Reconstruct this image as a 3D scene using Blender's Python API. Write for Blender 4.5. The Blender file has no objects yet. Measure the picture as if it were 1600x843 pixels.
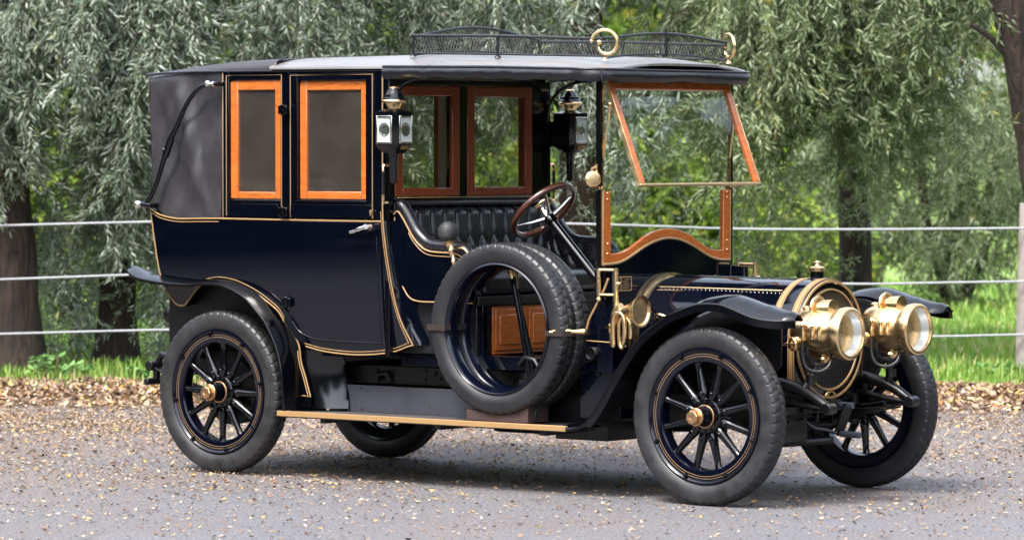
import bpy, bmesh, math, random
import numpy as np
from mathutils import Vector, Matrix
random.seed(7)
R = math.radians
C = bpy.context.scene.collection
S = bpy.context.scene
PI = math.pi

# ------------------------------------------------------------------ camera
cd = bpy.data.cameras.new('camera'); cam = bpy.data.objects.new('camera', cd); C.objects.link(cam)
cam.location = (0, 0, 1.813); cam.rotation_euler = (R(90-1.752), 0, 0)
cd.sensor_width = 36; cd.lens = 144.34; cd.clip_start = .5; cd.clip_end = 2000
cd.dof.use_dof = True; cd.dof.focus_distance = 21.0; cd.dof.aperture_fstop = 5.0
S.camera = cam
# ------------------------------------------------------------------ sky, sun, exposure
SUN_EL, SUN_AZ = R(58), R(215)          # azimuth: clockwise from +Y
w = bpy.data.worlds.new('World'); S.world = w; w.use_nodes = True
nt = w.node_tree; nt.nodes.clear()
sky = nt.nodes.new('ShaderNodeTexSky'); sky.sky_type = 'NISHITA'; sky.sun_disc = False
sky.sun_elevation = SUN_EL; sky.sun_rotation = SUN_AZ; sky.dust_density = 3.0; sky.air_density = 1.0
hs = nt.nodes.new('ShaderNodeHueSaturation'); hs.inputs['Saturation'].default_value = .52
bg = nt.nodes.new('ShaderNodeBackground'); bg.inputs['Strength'].default_value = .15
out = nt.nodes.new('ShaderNodeOutputWorld')
nt.links.new(sky.outputs[0], hs.inputs['Color']); nt.links.new(hs.outputs[0], bg.inputs[0]); nt.links.new(bg.outputs[0], out.inputs[0])
sd = bpy.data.lights.new('sun', 'SUN'); sd.energy = 1.1; sd.angle = R(14); sd.color = (1, .97, .93)
sun = bpy.data.objects.new('sun', sd); C.objects.link(sun)
dv = Vector((math.sin(SUN_AZ)*math.cos(SUN_EL), math.cos(SUN_AZ)*math.cos(SUN_EL), math.sin(SUN_EL)))
sun.rotation_euler = dv.to_track_quat('Z', 'Y').to_euler(); sun.location = dv*50
S.view_settings.view_transform = 'Standard'; S.view_settings.look = 'None'
S.view_settings.exposure = 2.3; S.view_settings.gamma = 1; S.view_settings.use_curve_mapping = False
S.render.engine = 'CYCLES'
S.cycles.max_bounces = 8; S.cycles.transparent_max_bounces = 16

# ------------------------------------------------------------------ materials
def mat(name, col, rough=.5, metal=0, coat=0, bump=0, bscale=60, var=0, vscale=8, bdist=.01, spec=.5, coat_r=.04):
    m = bpy.data.materials.new(name); m.use_nodes = True
    t = m.node_tree; b = t.nodes['Principled BSDF']
    b.inputs['Base Color'].default_value = (*col, 1); b.inputs['Roughness'].default_value = rough
    b.inputs['Metallic'].default_value = metal; b.inputs['Coat Weight'].default_value = coat
    b.inputs['Coat Roughness'].default_value = coat_r
    b.inputs['Specular IOR Level'].default_value = spec
    tc = t.nodes.new('ShaderNodeTexCoord')
    if bump:
        n = t.nodes.new('ShaderNodeTexNoise'); n.inputs['Scale'].default_value = bscale; n.inputs['Detail'].default_value = 4
        bp = t.nodes.new('ShaderNodeBump'); bp.inputs['Strength'].default_value = bump; bp.inputs['Distance'].default_value = bdist
        t.links.new(tc.outputs['Object'], n.inputs['Vector']); t.links.new(n.outputs[0], bp.inputs['Height']); t.links.new(bp.outputs[0], b.inputs['Normal'])
        if coat: t.links.new(bp.outputs[0], b.inputs['Coat Normal'])
    if var:
        n = t.nodes.new('ShaderNodeTexNoise'); n.inputs['Scale'].default_value = vscale; n.inputs['Detail'].default_value = 6; n.inputs['Roughness'].default_value = .65
        t.links.new(tc.outputs['Object'], n.inputs['Vector'])
        mx = t.nodes.new('ShaderNodeMix'); mx.data_type = 'RGBA'
        mx.inputs[6].default_value = tuple(c*(1-var) for c in col)+(1,); mx.inputs[7].default_value = tuple(min(1, c*(1+var)) for c in col)+(1,)
        rr = t.nodes.new('ShaderNodeMapRange'); rr.inputs[1].default_value = .3; rr.inputs[2].default_value = .7
        t.links.new(n.outputs[0], rr.inputs[0]); t.links.new(rr.outputs[0], mx.inputs[0]); t.links.new(mx.outputs[2], b.inputs['Base Color'])
        r2 = t.nodes.new('ShaderNodeMapRange'); r2.inputs[1].default_value = .3; r2.inputs[2].default_value = .75
        r2.inputs[3].default_value = rough*.8; r2.inputs[4].default_value = min(1, rough*1.25)
        t.links.new(n.outputs[0], r2.inputs[0]); t.links.new(r2.outputs[0], b.inputs['Roughness'])
    return m
M = {}
M['navy'] = mat('navy_paint', (.0009, .0014, .0042), .06, coat=0, bump=.02, bscale=3.2, bdist=.02)
M['black'] = mat('black_enamel', (.0012, .0014, .0026), .14, coat=0, bump=.015, bscale=5, bdist=.02)
M['iron'] = mat('black_iron', (.0028, .003, .004), .38, bump=.15, bscale=90, bdist=.002, var=.4, vscale=25)
M['grime'] = mat('dusty_iron', (.006,.006,.007), .55, bump=.2, bscale=60, bdist=.003, var=.5, vscale=14)
M['rimgold'] = mat('rim_lining', (.15, .095, .045), .45)
M['bronze'] = mat('bronze_cap', (.58, .36, .19), .36, metal=1, var=.15, vscale=30)
M['gold'] = mat('gold_coachline', (.27, .165, .07), .4)
M['brass'] = mat('polished_brass', (.80, .58, .31), .25, metal=1, bump=.06, bscale=25, bdist=.004, var=.12, vscale=16)
M['dullbrass'] = mat('dull_brass', (.60, .43, .22), .4, metal=1, var=.2, vscale=20)
M['nickel'] = mat('nickel_plate', (.74, .72, .68), .18, metal=1)
M['silver'] = mat('silvered_plate', (.90, .90, .88), .25, metal=1)
M['mirror'] = mat('lamp_mirror', (.84, .86, .88), .22, metal=.5)
M['skywhite'] = mat('sky_reflection_white', (.80, .80, .78), .3)  # diffuse white stands in for sky reflected by the carriage lamps
M['leather'] = mat('black_leather', (.0085, .0085, .011), .30, bump=.25, bscale=220, bdist=.0015, var=.25, vscale=20)
M['hood'] = mat('grey_hood_leather', (.0205, .019, .0215), .48, bump=.22, bscale=5, bdist=.02, var=.2, vscale=6)
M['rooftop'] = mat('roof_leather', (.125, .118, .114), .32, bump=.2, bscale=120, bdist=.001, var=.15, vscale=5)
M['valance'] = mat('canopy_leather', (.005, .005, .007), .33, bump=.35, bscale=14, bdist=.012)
M['tyre'] = mat('tyre_rubber', (.0145, .0140, .0152), .50, bump=.3, bscale=60, bdist=.002, var=.6, vscale=9)
M['sparerub'] = mat('clean_rubber', (.0105, .0105, .012), .46, bump=.12, bscale=60, bdist=.001, var=.25, vscale=7)
M['rimblue'] = mat('rim_blue', (.0012, .0018, .0065), .14)
M['strap'] = mat('strap_leather', (.022, .014, .012), .5, bump=.2, bscale=150, bdist=.001)
M['block'] = mat('chock_wood', (.04, .021, .019), .6, bump=.25, bscale=30, bdist=.003, var=.3)
M['mat'] = mat('board_linoleum', (.05, .045, .045), .5, bump=.2, bscale=200, bdist=.001, var=.2)
M['grey'] = mat('grey_paint', (.036, .038, .048), .3, coat=.3, bump=.05, bscale=8, bdist=.01, var=.1)
M['beige'] = mat('beige_cloth', (.52, .42, .35), .9, bump=.3, bscale=300, bdist=.001, var=.12, vscale=5)
M['rubber'] = mat('rubber_bulb', (.012, .012, .013), .6)
M['hose'] = mat('black_hose', (.004,.004,.005), .4)
M['greyhandle'] = mat('grey_grip', (.045, .05, .064), .5)
def woodmat(name, a, b, sc=(3, 3, 24)):
    m = bpy.data.materials.new(name); m.use_nodes = True; t = m.node_tree; p = t.nodes['Principled BSDF']
    tc = t.nodes.new('ShaderNodeTexCoord'); mp = t.nodes.new('ShaderNodeMapping'); mp.inputs['Scale'].default_value = sc
    n = t.nodes.new('ShaderNodeTexNoise'); n.inputs['Scale'].default_value = 6; n.inputs['Detail'].default_value = 5; n.inputs['Distortion'].default_value = .6
    r = t.nodes.new('ShaderNodeValToRGB'); r.color_ramp.elements[0].position = .3; r.color_ramp.elements[1].position = .72
    r.color_ramp.elements[0].color = (*a, 1); r.color_ramp.elements[1].color = (*b, 1)
    t.links.new(tc.outputs['Object'], mp.inputs[0]); t.links.new(mp.outputs[0], n.inputs['Vector']); t.links.new(n.outputs[0], r.inputs[0])
    t.links.new(r.outputs[0], p.inputs['Base Color']); p.inputs['Roughness'].default_value = .32; p.inputs['Coat Weight'].default_value = .5; p.inputs['Coat Roughness'].default_value = .1
    return m
M['wood'] = woodmat('varnished_wood', (.28, .062, .010), (.47, .135, .025))
M['shadewood'] = woodmat('shaded_wood', (.14, .022, .004), (.21, .036, .007))  # same wood darkened for the partition windows, shade put into the colour
M['wheelwood'] = woodmat('steering_wood', (.03, .0075, .0035), (.065, .018, .008), (8, 8, 8))
def glassmat(name, tint, gloss=.06, dust_or_sheen=0):
    m = bpy.data.materials.new(name); m.use_nodes = True; t = m.node_tree; t.nodes.clear()
    o = t.nodes.new('ShaderNodeOutputMaterial'); tr = t.nodes.new('ShaderNodeBsdfTransparent'); tr.inputs[0].default_value = (*tint, 1)
    g = t.nodes.new('ShaderNodeBsdfGlossy'); g.inputs['Roughness'].default_value = .02
    f = t.nodes.new('ShaderNodeLayerWeight'); f.inputs[0].default_value = .5
    pw = t.nodes.new('ShaderNodeMath'); pw.operation = 'POWER'; pw.inputs[1].default_value = 5; t.links.new(f.outputs['Facing'], pw.inputs[0])
    a = t.nodes.new('ShaderNodeMath'); a.operation = 'MULTIPLY_ADD'; a.inputs[1].default_value = .9; a.inputs[2].default_value = .022+gloss; a.use_clamp = True
    mx = t.nodes.new('ShaderNodeMixShader')
    t.links.new(pw.outputs[0], a.inputs[0]); t.links.new(a.outputs[0], mx.inputs[0]); t.links.new(tr.outputs[0], mx.inputs[1]); t.links.new(g.outputs[0], mx.inputs[2])
    if dust_or_sheen:  # grey film painted in for the lit cabin and reflections on the panes
        df = t.nodes.new('ShaderNodeBsdfDiffuse'); df.inputs[0].default_value = (.20, .175, .16, 1); m2 = t.nodes.new('ShaderNodeMixShader')
        tc = t.nodes.new('ShaderNodeTexCoord'); n = t.nodes.new('ShaderNodeTexNoise'); n.inputs['Scale'].default_value = 5; n.inputs['Detail'].default_value = 4
        r = t.nodes.new('ShaderNodeMapRange'); r.inputs[1].default_value = .3; r.inputs[2].default_value = .75; r.inputs[3].default_value = dust_or_sheen*.7; r.inputs[4].default_value = dust_or_sheen*1.4
        t.links.new(tc.outputs['Object'], n.inputs['Vector']); t.links.new(n.outputs[0], r.inputs[0]); t.links.new(r.outputs[0], m2.inputs[0])
        t.links.new(mx.outputs[0], m2.inputs[1]); t.links.new(df.outputs[0], m2.inputs[2]); t.links.new(m2.outputs[0], o.inputs[0])
    else: t.links.new(mx.outputs[0], o.inputs[0])
    return m
M['glass'] = glassmat('window_glass', (.92, .94, .93), .0)
M['dimglass'] = glassmat('compartment_glass', (.90, .88, .85), .08, .065)
M['lens'] = glassmat('lamp_lens', (.96, .98, .97), .10)

# ------------------------------------------------------------------ mesh builder
class MB:
    def __init__(s): s.v = []; s.f = []; s.m = []
    def add(s, vs, fs, mi=0):
        o = len(s.v); s.v += [tuple(map(float, p)) for p in vs]
        for f in fs: s.f.append([i+o for i in f]); s.m.append(mi)
        return s
    def box(s, x0, x1, y0, y1, z0, z1, mi=0):
        vs = [(x, y, z) for x in (x0, x1) for y in (y0, y1) for z in (z0, z1)]
        return s.add(vs, [(0, 1, 3, 2), (4, 6, 7, 5), (0, 4, 5, 1), (2, 3, 7, 6), (0, 2, 6, 4), (1, 5, 7, 3)], mi)
    def tube(s, pts, r, n=8, mi=0, closed=False, flat=None):
        P = [Vector(p) for p in pts]; N = len(P)
        rs = r if isinstance(r, (list, tuple)) else [r]*N
        up = None; rings = []
        for i in range(N):
            a = P[i-1] if (i > 0 or closed) else P[i]; b = P[(i+1) % N] if (i < N-1 or closed) else P[i]
            t = (b-a); t = t.normalized() if t.length > 1e-9 else Vector((1, 0, 0))
            if up is None:
                up = Vector((0, 0, 1)) if abs(t.z) < .9 else Vector((1, 0, 0))
            x = up-t*up.dot(t)
            if x.length < 1e-6: x = Vector((0, 1, 0))-t*t.y
            x.normalize(); up = x; y = t.cross(x)
            rings.append([P[i]+(x*math.cos(2*PI*k/n)*(flat if flat else 1)+y*math.sin(2*PI*k/n))*rs[i] for k in range(n)])
        vs = [p for q in rings for p in q]; fs = []
        for i in range(N if closed else N-1):
            j = (i+1) % N
            for k in range(n): fs.append((i*n+k, i*n+(k+1) % n, j*n+(k+1) % n, j*n+k))
        if not closed: fs += [tuple(range(n-1, -1, -1)), tuple(range((N-1)*n, N*n))]
        return s.add(vs, fs, mi)
    def lathe(s, prof, o=(0, 0, 0), ax=(0, 0, 1), n=32, mi=0, cap=True, loop=False):
        o = Vector(o); ax = Vector(ax).normalized(); u = ax.orthogonal().normalized(); w_ = ax.cross(u)
        vs = []; fs = []; rings = []
        for a, r in prof:
            if r < 1e-6: vs.append(o+ax*a); rings.append([len(vs)-1])
            else:
                st = len(vs)
                for k in range(n): vs.append(o+ax*a+(u*math.cos(2*PI*k/n)+w_*math.sin(2*PI*k/n))*r)
                rings.append(list(range(st, st+n)))
        pr = list(zip(rings, rings[1:]))
        if loop: pr.append((rings[-1], rings[0]))
        for A, B in pr:
            if len(A) == 1 and len(B) == 1: continue
            for k in range(n):
                l = (k+1) % n
                if len(A) == 1: fs.append((A[0], B[k], B[l]))
                elif len(B) == 1: fs.append((A[k], B[0], A[l]))
                else: fs.append((A[k], B[k], B[l], A[l]))
        if cap and not loop:
            for q in (rings[0], rings[-1]):
                if len(q) > 1: fs.append(tuple(q))
        return s.add(vs, fs, mi)
    def prism(s, poly, a0, a1, ax='y', mi=0):
        n = len(poly); g = {'y': lambda p, a: (p[0], a, p[1]), 'x': lambda p, a: (a, p[0], p[1]), 'z': lambda p, a: (p[0], p[1], a)}[ax]
        vs = [g(p, a0) for p in poly]+[g(p, a1) for p in poly]
        return s.add(vs, [tuple(range(n)), tuple(range(2*n-1, n-1, -1))]+[(i, (i+1) % n, n+(i+1) % n, n+i) for i in range(n)], mi)
    def grid(s, rows, mi=0, cu=False, cv=False):
        a = len(rows); b = len(rows[0]); fs = []
        for i in range(a if cu else a-1):
            for j in range(b if cv else b-1):
                fs.append((i*b+j, i*b+(j+1) % b, ((i+1) % a)*b+(j+1) % b, ((i+1) % a)*b+j))
        return s.add([p for r in rows for p in r], fs, mi)
    def slab(s, rows, off, mi=0):
        a = len(rows); b = len(rows[0]); off = Vector(off)
        fr = [[Vector(p) for p in r] for r in rows]
        vs = [p for r in fr for p in r]+[p+off for r in fr for p in r]; n = a*b; fs = []
        for i in range(a-1):
            for j in range(b-1):
                q = (i*b+j, i*b+j+1, (i+1)*b+j+1, (i+1)*b+j); fs.append(q); fs.append(tuple(n+k for k in reversed(q)))
        for i in range(a-1):
            fs.append((i*b, (i+1)*b, n+(i+1)*b, n+i*b)); fs.append((i*b+b-1, n+i*b+b-1, n+(i+1)*b+b-1, (i+1)*b+b-1))
        for j in range(b-1):
            fs.append((j, n+j, n+j+1, j+1)); k = (a-1)*b+j; fs.append((k, k+1, n+k+1, n+k))
        return s.add(vs, fs, mi)
    def ball(s, c, r, mi=0, n=16, sc=(1, 1, 1)):
        rows = []
        pr = [(-r*math.cos(PI*i/(n//2)), r*math.sin(PI*i/(n//2))) for i in range(n//2+1)]
        k = len(s.v); s.lathe(pr, (0, 0, 0), (0, 0, 1), n, mi)
        s.v[k:] = [(c[0]+p[0]*sc[0], c[1]+p[1]*sc[1], c[2]+p[2]*sc[2]) for p in s.v[k:]]
        return s
    def build(s, name, mats, parent=None, bevel=0, ang=38, seg=2):
        me = bpy.data.meshes.new(name); me.from_pydata(s.v, [], s.f)
        if not isinstance(mats, (list, tuple)): mats = [mats]
        for m in mats: me.materials.append(M[m] if isinstance(m, str) else m)
        me.polygons.foreach_set('material_index', s.m)
        bm = bmesh.new(); bm.from_mesh(me); bmesh.ops.recalc_face_normals(bm, faces=bm.faces); bm.to_mesh(me); bm.free()
        me.polygons.foreach_set('use_smooth', [True]*len(me.polygons))
        me.set_sharp_from_angle(angle=R(ang)); me.update()
        o = bpy.data.objects.new(name, me); C.objects.link(o)
        if parent: o.parent = parent
        if bevel:
            b = o.modifiers.new('bevel', 'BEVEL'); b.width = bevel; b.segments = seg; b.limit_method = 'ANGLE'; b.angle_limit = R(40); b.harden_normals = False
        return o
def tag(o, label=None, cat=None, group=None, kind=None):
    if label: o['label'] = label
    if cat: o['category'] = cat
    if group: o['group'] = group
    if kind: o['kind'] = kind
    return o
def empty(name, loc=(0, 0, 0), rz=0):
    o = bpy.data.objects.new(name, None); o.location = loc; o.rotation_euler = (0, 0, rz); o.empty_display_size = .2; C.objects.link(o); return o
def lerp(a, b, t): return a+(b-a)*t
def interp(x, pts):
    if x <= pts[0][0]: return pts[0][1]
    for (a, p), (b, q) in zip(pts, pts[1:]):
        if x <= b: return p+(q-p)*(x-a)/(b-a) if b > a else q
    return pts[-1][1]
def spline(pts, k=6):
    P = [Vector(p) for p in pts]; o = []
    for i in range(len(P)-1):
        a = P[max(i-1, 0)]; b = P[i]; c = P[i+1]; d = P[min(i+2, len(P)-1)]
        for j in range(k):
            t = j/k
            o.append(.5*((2*b)+(c-a)*t+(2*a-5*b+4*c-d)*t*t+(3*b-a-3*c+d)*t**3))
    o.append(P[-1]); return o
# ================================================================== THE SETTING  (camera at the origin looking along +Y)
rng = np.random.default_rng(11)
def tintmat(name, stops, rough=.6, trans=0, back=None, spec=.4):
    """colour picked per leaf/blade from the random 'tint' attribute; optional paler underside and translucency"""
    m = bpy.data.materials.new(name); m.use_nodes = True; t = m.node_tree; t.nodes.clear()
    o = t.nodes.new('ShaderNodeOutputMaterial'); a = t.nodes.new('ShaderNodeAttribute'); a.attribute_name = 'tint'
    r = t.nodes.new('ShaderNodeValToRGB'); els = r.color_ramp.elements
    while len(els) < len(stops): els.new(.5)
    for e, (p, c) in zip(els, stops): e.position = p; e.color = (*c, 1)
    t.links.new(a.outputs['Fac'], r.inputs[0]); col = r.outputs[0]
    if back:
        g = t.nodes.new('ShaderNodeNewGeometry'); mx = t.nodes.new('ShaderNodeMix'); mx.data_type = 'RGBA'; mx.inputs[7].default_value = (*back, 1)
        mm = t.nodes.new('ShaderNodeMath'); mm.operation = 'MULTIPLY'; mm.inputs[1].default_value = .75
        t.links.new(g.outputs['Backfacing'], mm.inputs[0]); t.links.new(mm.outputs[0], mx.inputs[0]); t.links.new(col, mx.inputs[6]); col = mx.outputs[2]
    p = t.nodes.new('ShaderNodeBsdfPrincipled'); p.inputs['Roughness'].default_value = rough; p.inputs['Specular IOR Level'].default_value = spec
    t.links.new(col, p.inputs['Base Color']); sh = p.outputs[0]
    if trans:
        tr = t.nodes.new('ShaderNodeBsdfTranslucent'); ms = t.nodes.new('ShaderNodeMixShader'); ms.inputs[0].default_value = trans
        t.links.new(col, tr.inputs[0]); t.links.new(sh, ms.inputs[1]); t.links.new(tr.outputs[0], ms.inputs[2]); sh = ms.outputs[0]
    t.links.new(sh, o.inputs[0]); return m
M['leaf'] = tintmat('willow_leaf', [(0, (.016, .034, .008)), (.32, (.045, .080, .026)), (.55, (.135, .19, .118)), (.80, (.30, .36, .285)), (.93, (.24, .27, .08)), (1, (.30, .26, .05))], .38, .2, (.24, .27, .21), .6)
M['leafgreen'] = tintmat('willow_leaf_green', [(0, (.030, .052, .012)), (.35, (.075, .120, .032)), (.62, (.15, .205, .085)), (.85, (.26, .32, .18)), (.93, (.26, .28, .06)), (1, (.32, .27, .05))], .42, .38, (.22, .26, .15), .5)
M['leafdark'] = tintmat('shrub_leaf', [(0, (.030, .046, .014)), (.5, (.065, .10, .026)), (.85, (.12, .17, .04)), (1, (.30, .26, .05))], .5, .3)
M['leafbright'] = tintmat('hedge_leaf', [(0, (.09, .16, .022)), (.4, (.18, .28, .04)), (.75, (.32, .40, .07)), (.9, (.46, .44, .10)), (1, (.50, .38, .08))], .5, .42)
M['twig'] = mat('willow_twig', (.16, .105, .07), .8)
M['grass'] = tintmat('grass_blade', [(0, (.085, .17, .022)), (.5, (.15, .27, .035)), (.85, (.22, .34, .06)), (1, (.38, .36, .14))], .5, .35)
M['nettle'] = tintmat('weed_leaf', [(0, (.08, .20, .05)), (1, (.22, .36, .12))], .5, .3)
M['litter'] = tintmat('fallen_leaf', [(0, (.03, .017, .012)), (.12, (.085, .045, .03)), (.34, (.19, .11, .065)), (.60, (.34, .24, .15)), (.80, (.42, .34, .26)), (.93, (.40, .27, .04)), (1, (.24, .075, .02))], .7, .1)
def bark(name, a, b):
    m = bpy.data.materials.new(name); m.use_nodes = True; t = m.node_tree; p = t.nodes['Principled BSDF']; p.inputs['Roughness'].default_value = .9
    tc = t.nodes.new('ShaderNodeTexCoord'); mp = t.nodes.new('ShaderNodeMapping'); mp.inputs['Scale'].default_value = (14, 14, 2.2)
    n = t.nodes.new('ShaderNodeTexNoise'); n.inputs['Scale'].default_value = 2; n.inputs['Detail'].default_value = 7; n.inputs['Distortion'].default_value = .5
    r = t.nodes.new('ShaderNodeValToRGB'); r.color_ramp.elements[0].position = .35; r.color_ramp.elements[1].position = .7
    r.color_ramp.elements[0].color = (*a, 1); r.color_ramp.elements[1].color = (*b, 1)
    bp = t.nodes.new('ShaderNodeBump'); bp.inputs['Distance'].default_value = .04; bp.inputs['Strength'].default_value = .9
    t.links.new(tc.outputs['Object'], mp.inputs[0]); t.links.new(mp.outputs[0], n.inputs['Vector']); t.links.new(n.outputs[0], r.inputs[0]); t.links.new(n.outputs[0], bp.inputs['Height'])
    t.links.new(r.outputs[0], p.inputs['Base Color']); t.links.new(bp.outputs[0], p.inputs['Normal']); return m
M['bark'] = bark('bark', (.008, .0048, .0036), (.040, .023, .0165))
M['redbark'] = bark('red_bark', (.016, .008, .006), (.07, .036, .027))
M['wire'] = mat('fence_rope', (.24, .245, .26), .5, var=.15, vscale=30)
M['post'] = mat('weathered_post', (.22, .19, .175), .85, bump=.5, bscale=25, bdist=.01, var=.3, vscale=9)

# ---- ground sheet, road, verge
def groundmat(name, kind):
    m = bpy.data.materials.new(name); m.use_nodes = True; t = m.node_tree; p = t.nodes['Principled BSDF']; L = t.links.new
    tc = t.nodes.new('ShaderNodeTexCoord')
    def noise(s, d=5, r=.6):
        n = t.nodes.new('ShaderNodeTexNoise'); n.inputs['Scale'].default_value = s; n.inputs['Detail'].default_value = d; n.inputs['Roughness'].default_value = r; L(tc.outputs['Object'], n.inputs['Vector']); return n
    def ramp(n, stops):
        r = t.nodes.new('ShaderNodeValToRGB'); e = r.color_ramp.elements
        while len(e) < len(stops): e.new(.5)
        for x, (q, c) in zip(e, stops): x.position = q; x.color = (*c, 1)
        L(n.outputs[0], r.inputs[0]); return r
    def mix(f, a, b, fac=None):
        x = t.nodes.new('ShaderNodeMix'); x.data_type = 'RGBA'
        if fac is None: L(f, x.inputs[0])
        else: x.inputs[0].default_value = fac
        L(a, x.inputs[6]); L(b, x.inputs[7]); return x.outputs[2]
    if kind == 'road':
        a = ramp(noise(60, 5, .85), [(.34, (.024, .0235, .026)), (.45, (.076, .074, .080)), (.55, (.134, .131, .139)), (.66, (.42, .41, .42))])
        bl = ramp(noise(1.3, 7, .75), [(.3, (.07, .068, .073)), (.7, (.145, .142, .148))])
        c = mix(None, a.outputs[0], bl.outputs[0], .2)
        dust_or_sheen = ramp(noise(30, 6, .75), [(.42, (0, 0, 0)), (.6, (1, 1, 1))]); dc = ramp(noise(60, 3), [(.3, (.09, .058, .042)), (.7, (.21, .155, .115))])
        big = ramp(noise(.55, 4), [(.42, (0, 0, 0)), (.62, (.55, .55, .55))])
        mm = t.nodes.new('ShaderNodeMath'); mm.operation = 'MULTIPLY'; L(dust_or_sheen.outputs[0], mm.inputs[0])
        sx = t.nodes.new('ShaderNodeSeparateXYZ'); L(tc.outputs['Object'], sx.inputs[0]); gr = t.nodes.new('ShaderNodeMapRange'); gr.inputs[1].default_value = 20.5; gr.inputs[2].default_value = 28.5; L(sx.outputs[1], gr.inputs[0])
        ad = t.nodes.new('ShaderNodeMath'); ad.operation = 'MULTIPLY_ADD'; ad.inputs[1].default_value = .9; L(gr.outputs[0], ad.inputs[0]); L(big.outputs[0], ad.inputs[2]); ad.use_clamp = True; L(ad.outputs[0], mm.inputs[1])
        c = mix(mm.outputs[0], c, dc.outputs[0]); bn = noise(60, 5, .85); bd = .01; p.inputs['Roughness'].default_value = .75
    elif kind == 'verge':
        a = ramp(noise(22, 6, .7), [(.3, (.06, .04, .03)), (.5, (.17, .11, .075)), (.7, (.33, .25, .19))]); c = a.outputs[0]; bn = noise(25, 5); bd = .04; p.inputs['Roughness'].default_value = .9
    else:
        a = ramp(noise(1.1, 7, .7), [(.3, (.08, .14, .018)), (.5, (.15, .23, .032)), (.7, (.22, .29, .048))]); b_ = ramp(noise(14, 5), [(.35, (.06, .115, .018)), (.65, (.20, .30, .05))])
        c = mix(None, a.outputs[0], b_.outputs[0], .45); bn = noise(18, 6); bd = .05; p.inputs['Roughness'].default_value = .9
    bp = t.nodes.new('ShaderNodeBump'); bp.inputs['Distance'].default_value = bd; bp.inputs['Strength'].default_value = .8; L(bn.outputs[0], bp.inputs['Height']); L(bp.outputs[0], p.inputs['Normal'])
    L(c, p.inputs['Base Color']); return m
M['road'] = groundmat('asphalt', 'road'); M['verge'] = groundmat('leaf_mould', 'verge'); M['lawn'] = groundmat('lawn_grass', 'lawn')
b = MB(); b.add([(-600, -300, -.02), (600, -300, -.02), (600, 900, -.02), (-600, 900, -.02)], [(0, 1, 2, 3)]); tag(b.build('lawn', 'lawn'), kind='structure')
EDGE = 30.0
b = MB(); b.add([(-120, -60, 0), (120, -60, 0), (120, EDGE+.3, 0), (-120, EDGE+.3, 0)], [(0, 1, 2, 3)]); tag(b.build('road', 'road'), kind='structure')
def vz(u, d):
    q = (d-28.6)/2.9
    if q <= 0 or q >= 1: return .004 if q <= 0 else -.01
    return .006+.045*math.sin(PI*q)**1.2*(.75+.25*math.sin(u*1.7+1)*math.sin(u*.6+d))+.010*math.sin(u*7+d*3)
b = MB(); g = []
for i in range(161):
    u = -16+32*i/160; g.append([(u, 28.35-.10*u+.12*math.sin(u*2.1)+.08*math.sin(u*5)+2.9*j/16*1.0, vz(u, 28.6+2.9*j/16)) for j in range(17)])
b.grid(g); tag(b.build('leaf_bank', 'verge', None, 0, 80), kind='structure')

def fastmesh(name, V, F, mats, mi=None, tint=None, parent=None):
    me = bpy.data.meshes.new(name); n = len(V); f = len(F); k = F.shape[1]
    me.vertices.add(n); me.vertices.foreach_set('co', V.astype(np.float32).ravel())
    me.loops.add(f*k); me.loops.foreach_set('vertex_index', F.astype(np.int32).ravel())
    me.polygons.add(f); me.polygons.foreach_set('loop_start', np.arange(0, f*k, k, dtype=np.int32))
    for m in mats: me.materials.append(M[m])
    if mi is not None: me.polygons.foreach_set('material_index', mi.astype(np.int32))
    me.update(calc_edges=True)
    if tint is not None:
        at = me.attributes.new('tint', 'FLOAT', 'POINT'); at.data.foreach_set('value', tint.astype(np.float32))
    o = bpy.data.objects.new(name, me); C.objects.link(o)
    if parent: o.parent = parent
    return o
def leaf_geo(p, d, w, L, wd, bend):
    """one lance-shaped leaf: 6 points, 4 triangles, folded along the midrib"""
    nrm = np.cross(d, w); tip = p+d*L-nrm*bend*L
    mid = p+d*L*.45+nrm*bend*L*.12
    return [p, mid+w*wd-nrm*wd*.35, tip, mid-w*wd-nrm*wd*.35, mid], [(0, 1, 4), (1, 2, 4), (2, 3, 4), (3, 0, 4)]
def unit(v): return v/np.linalg.norm(v)
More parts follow.
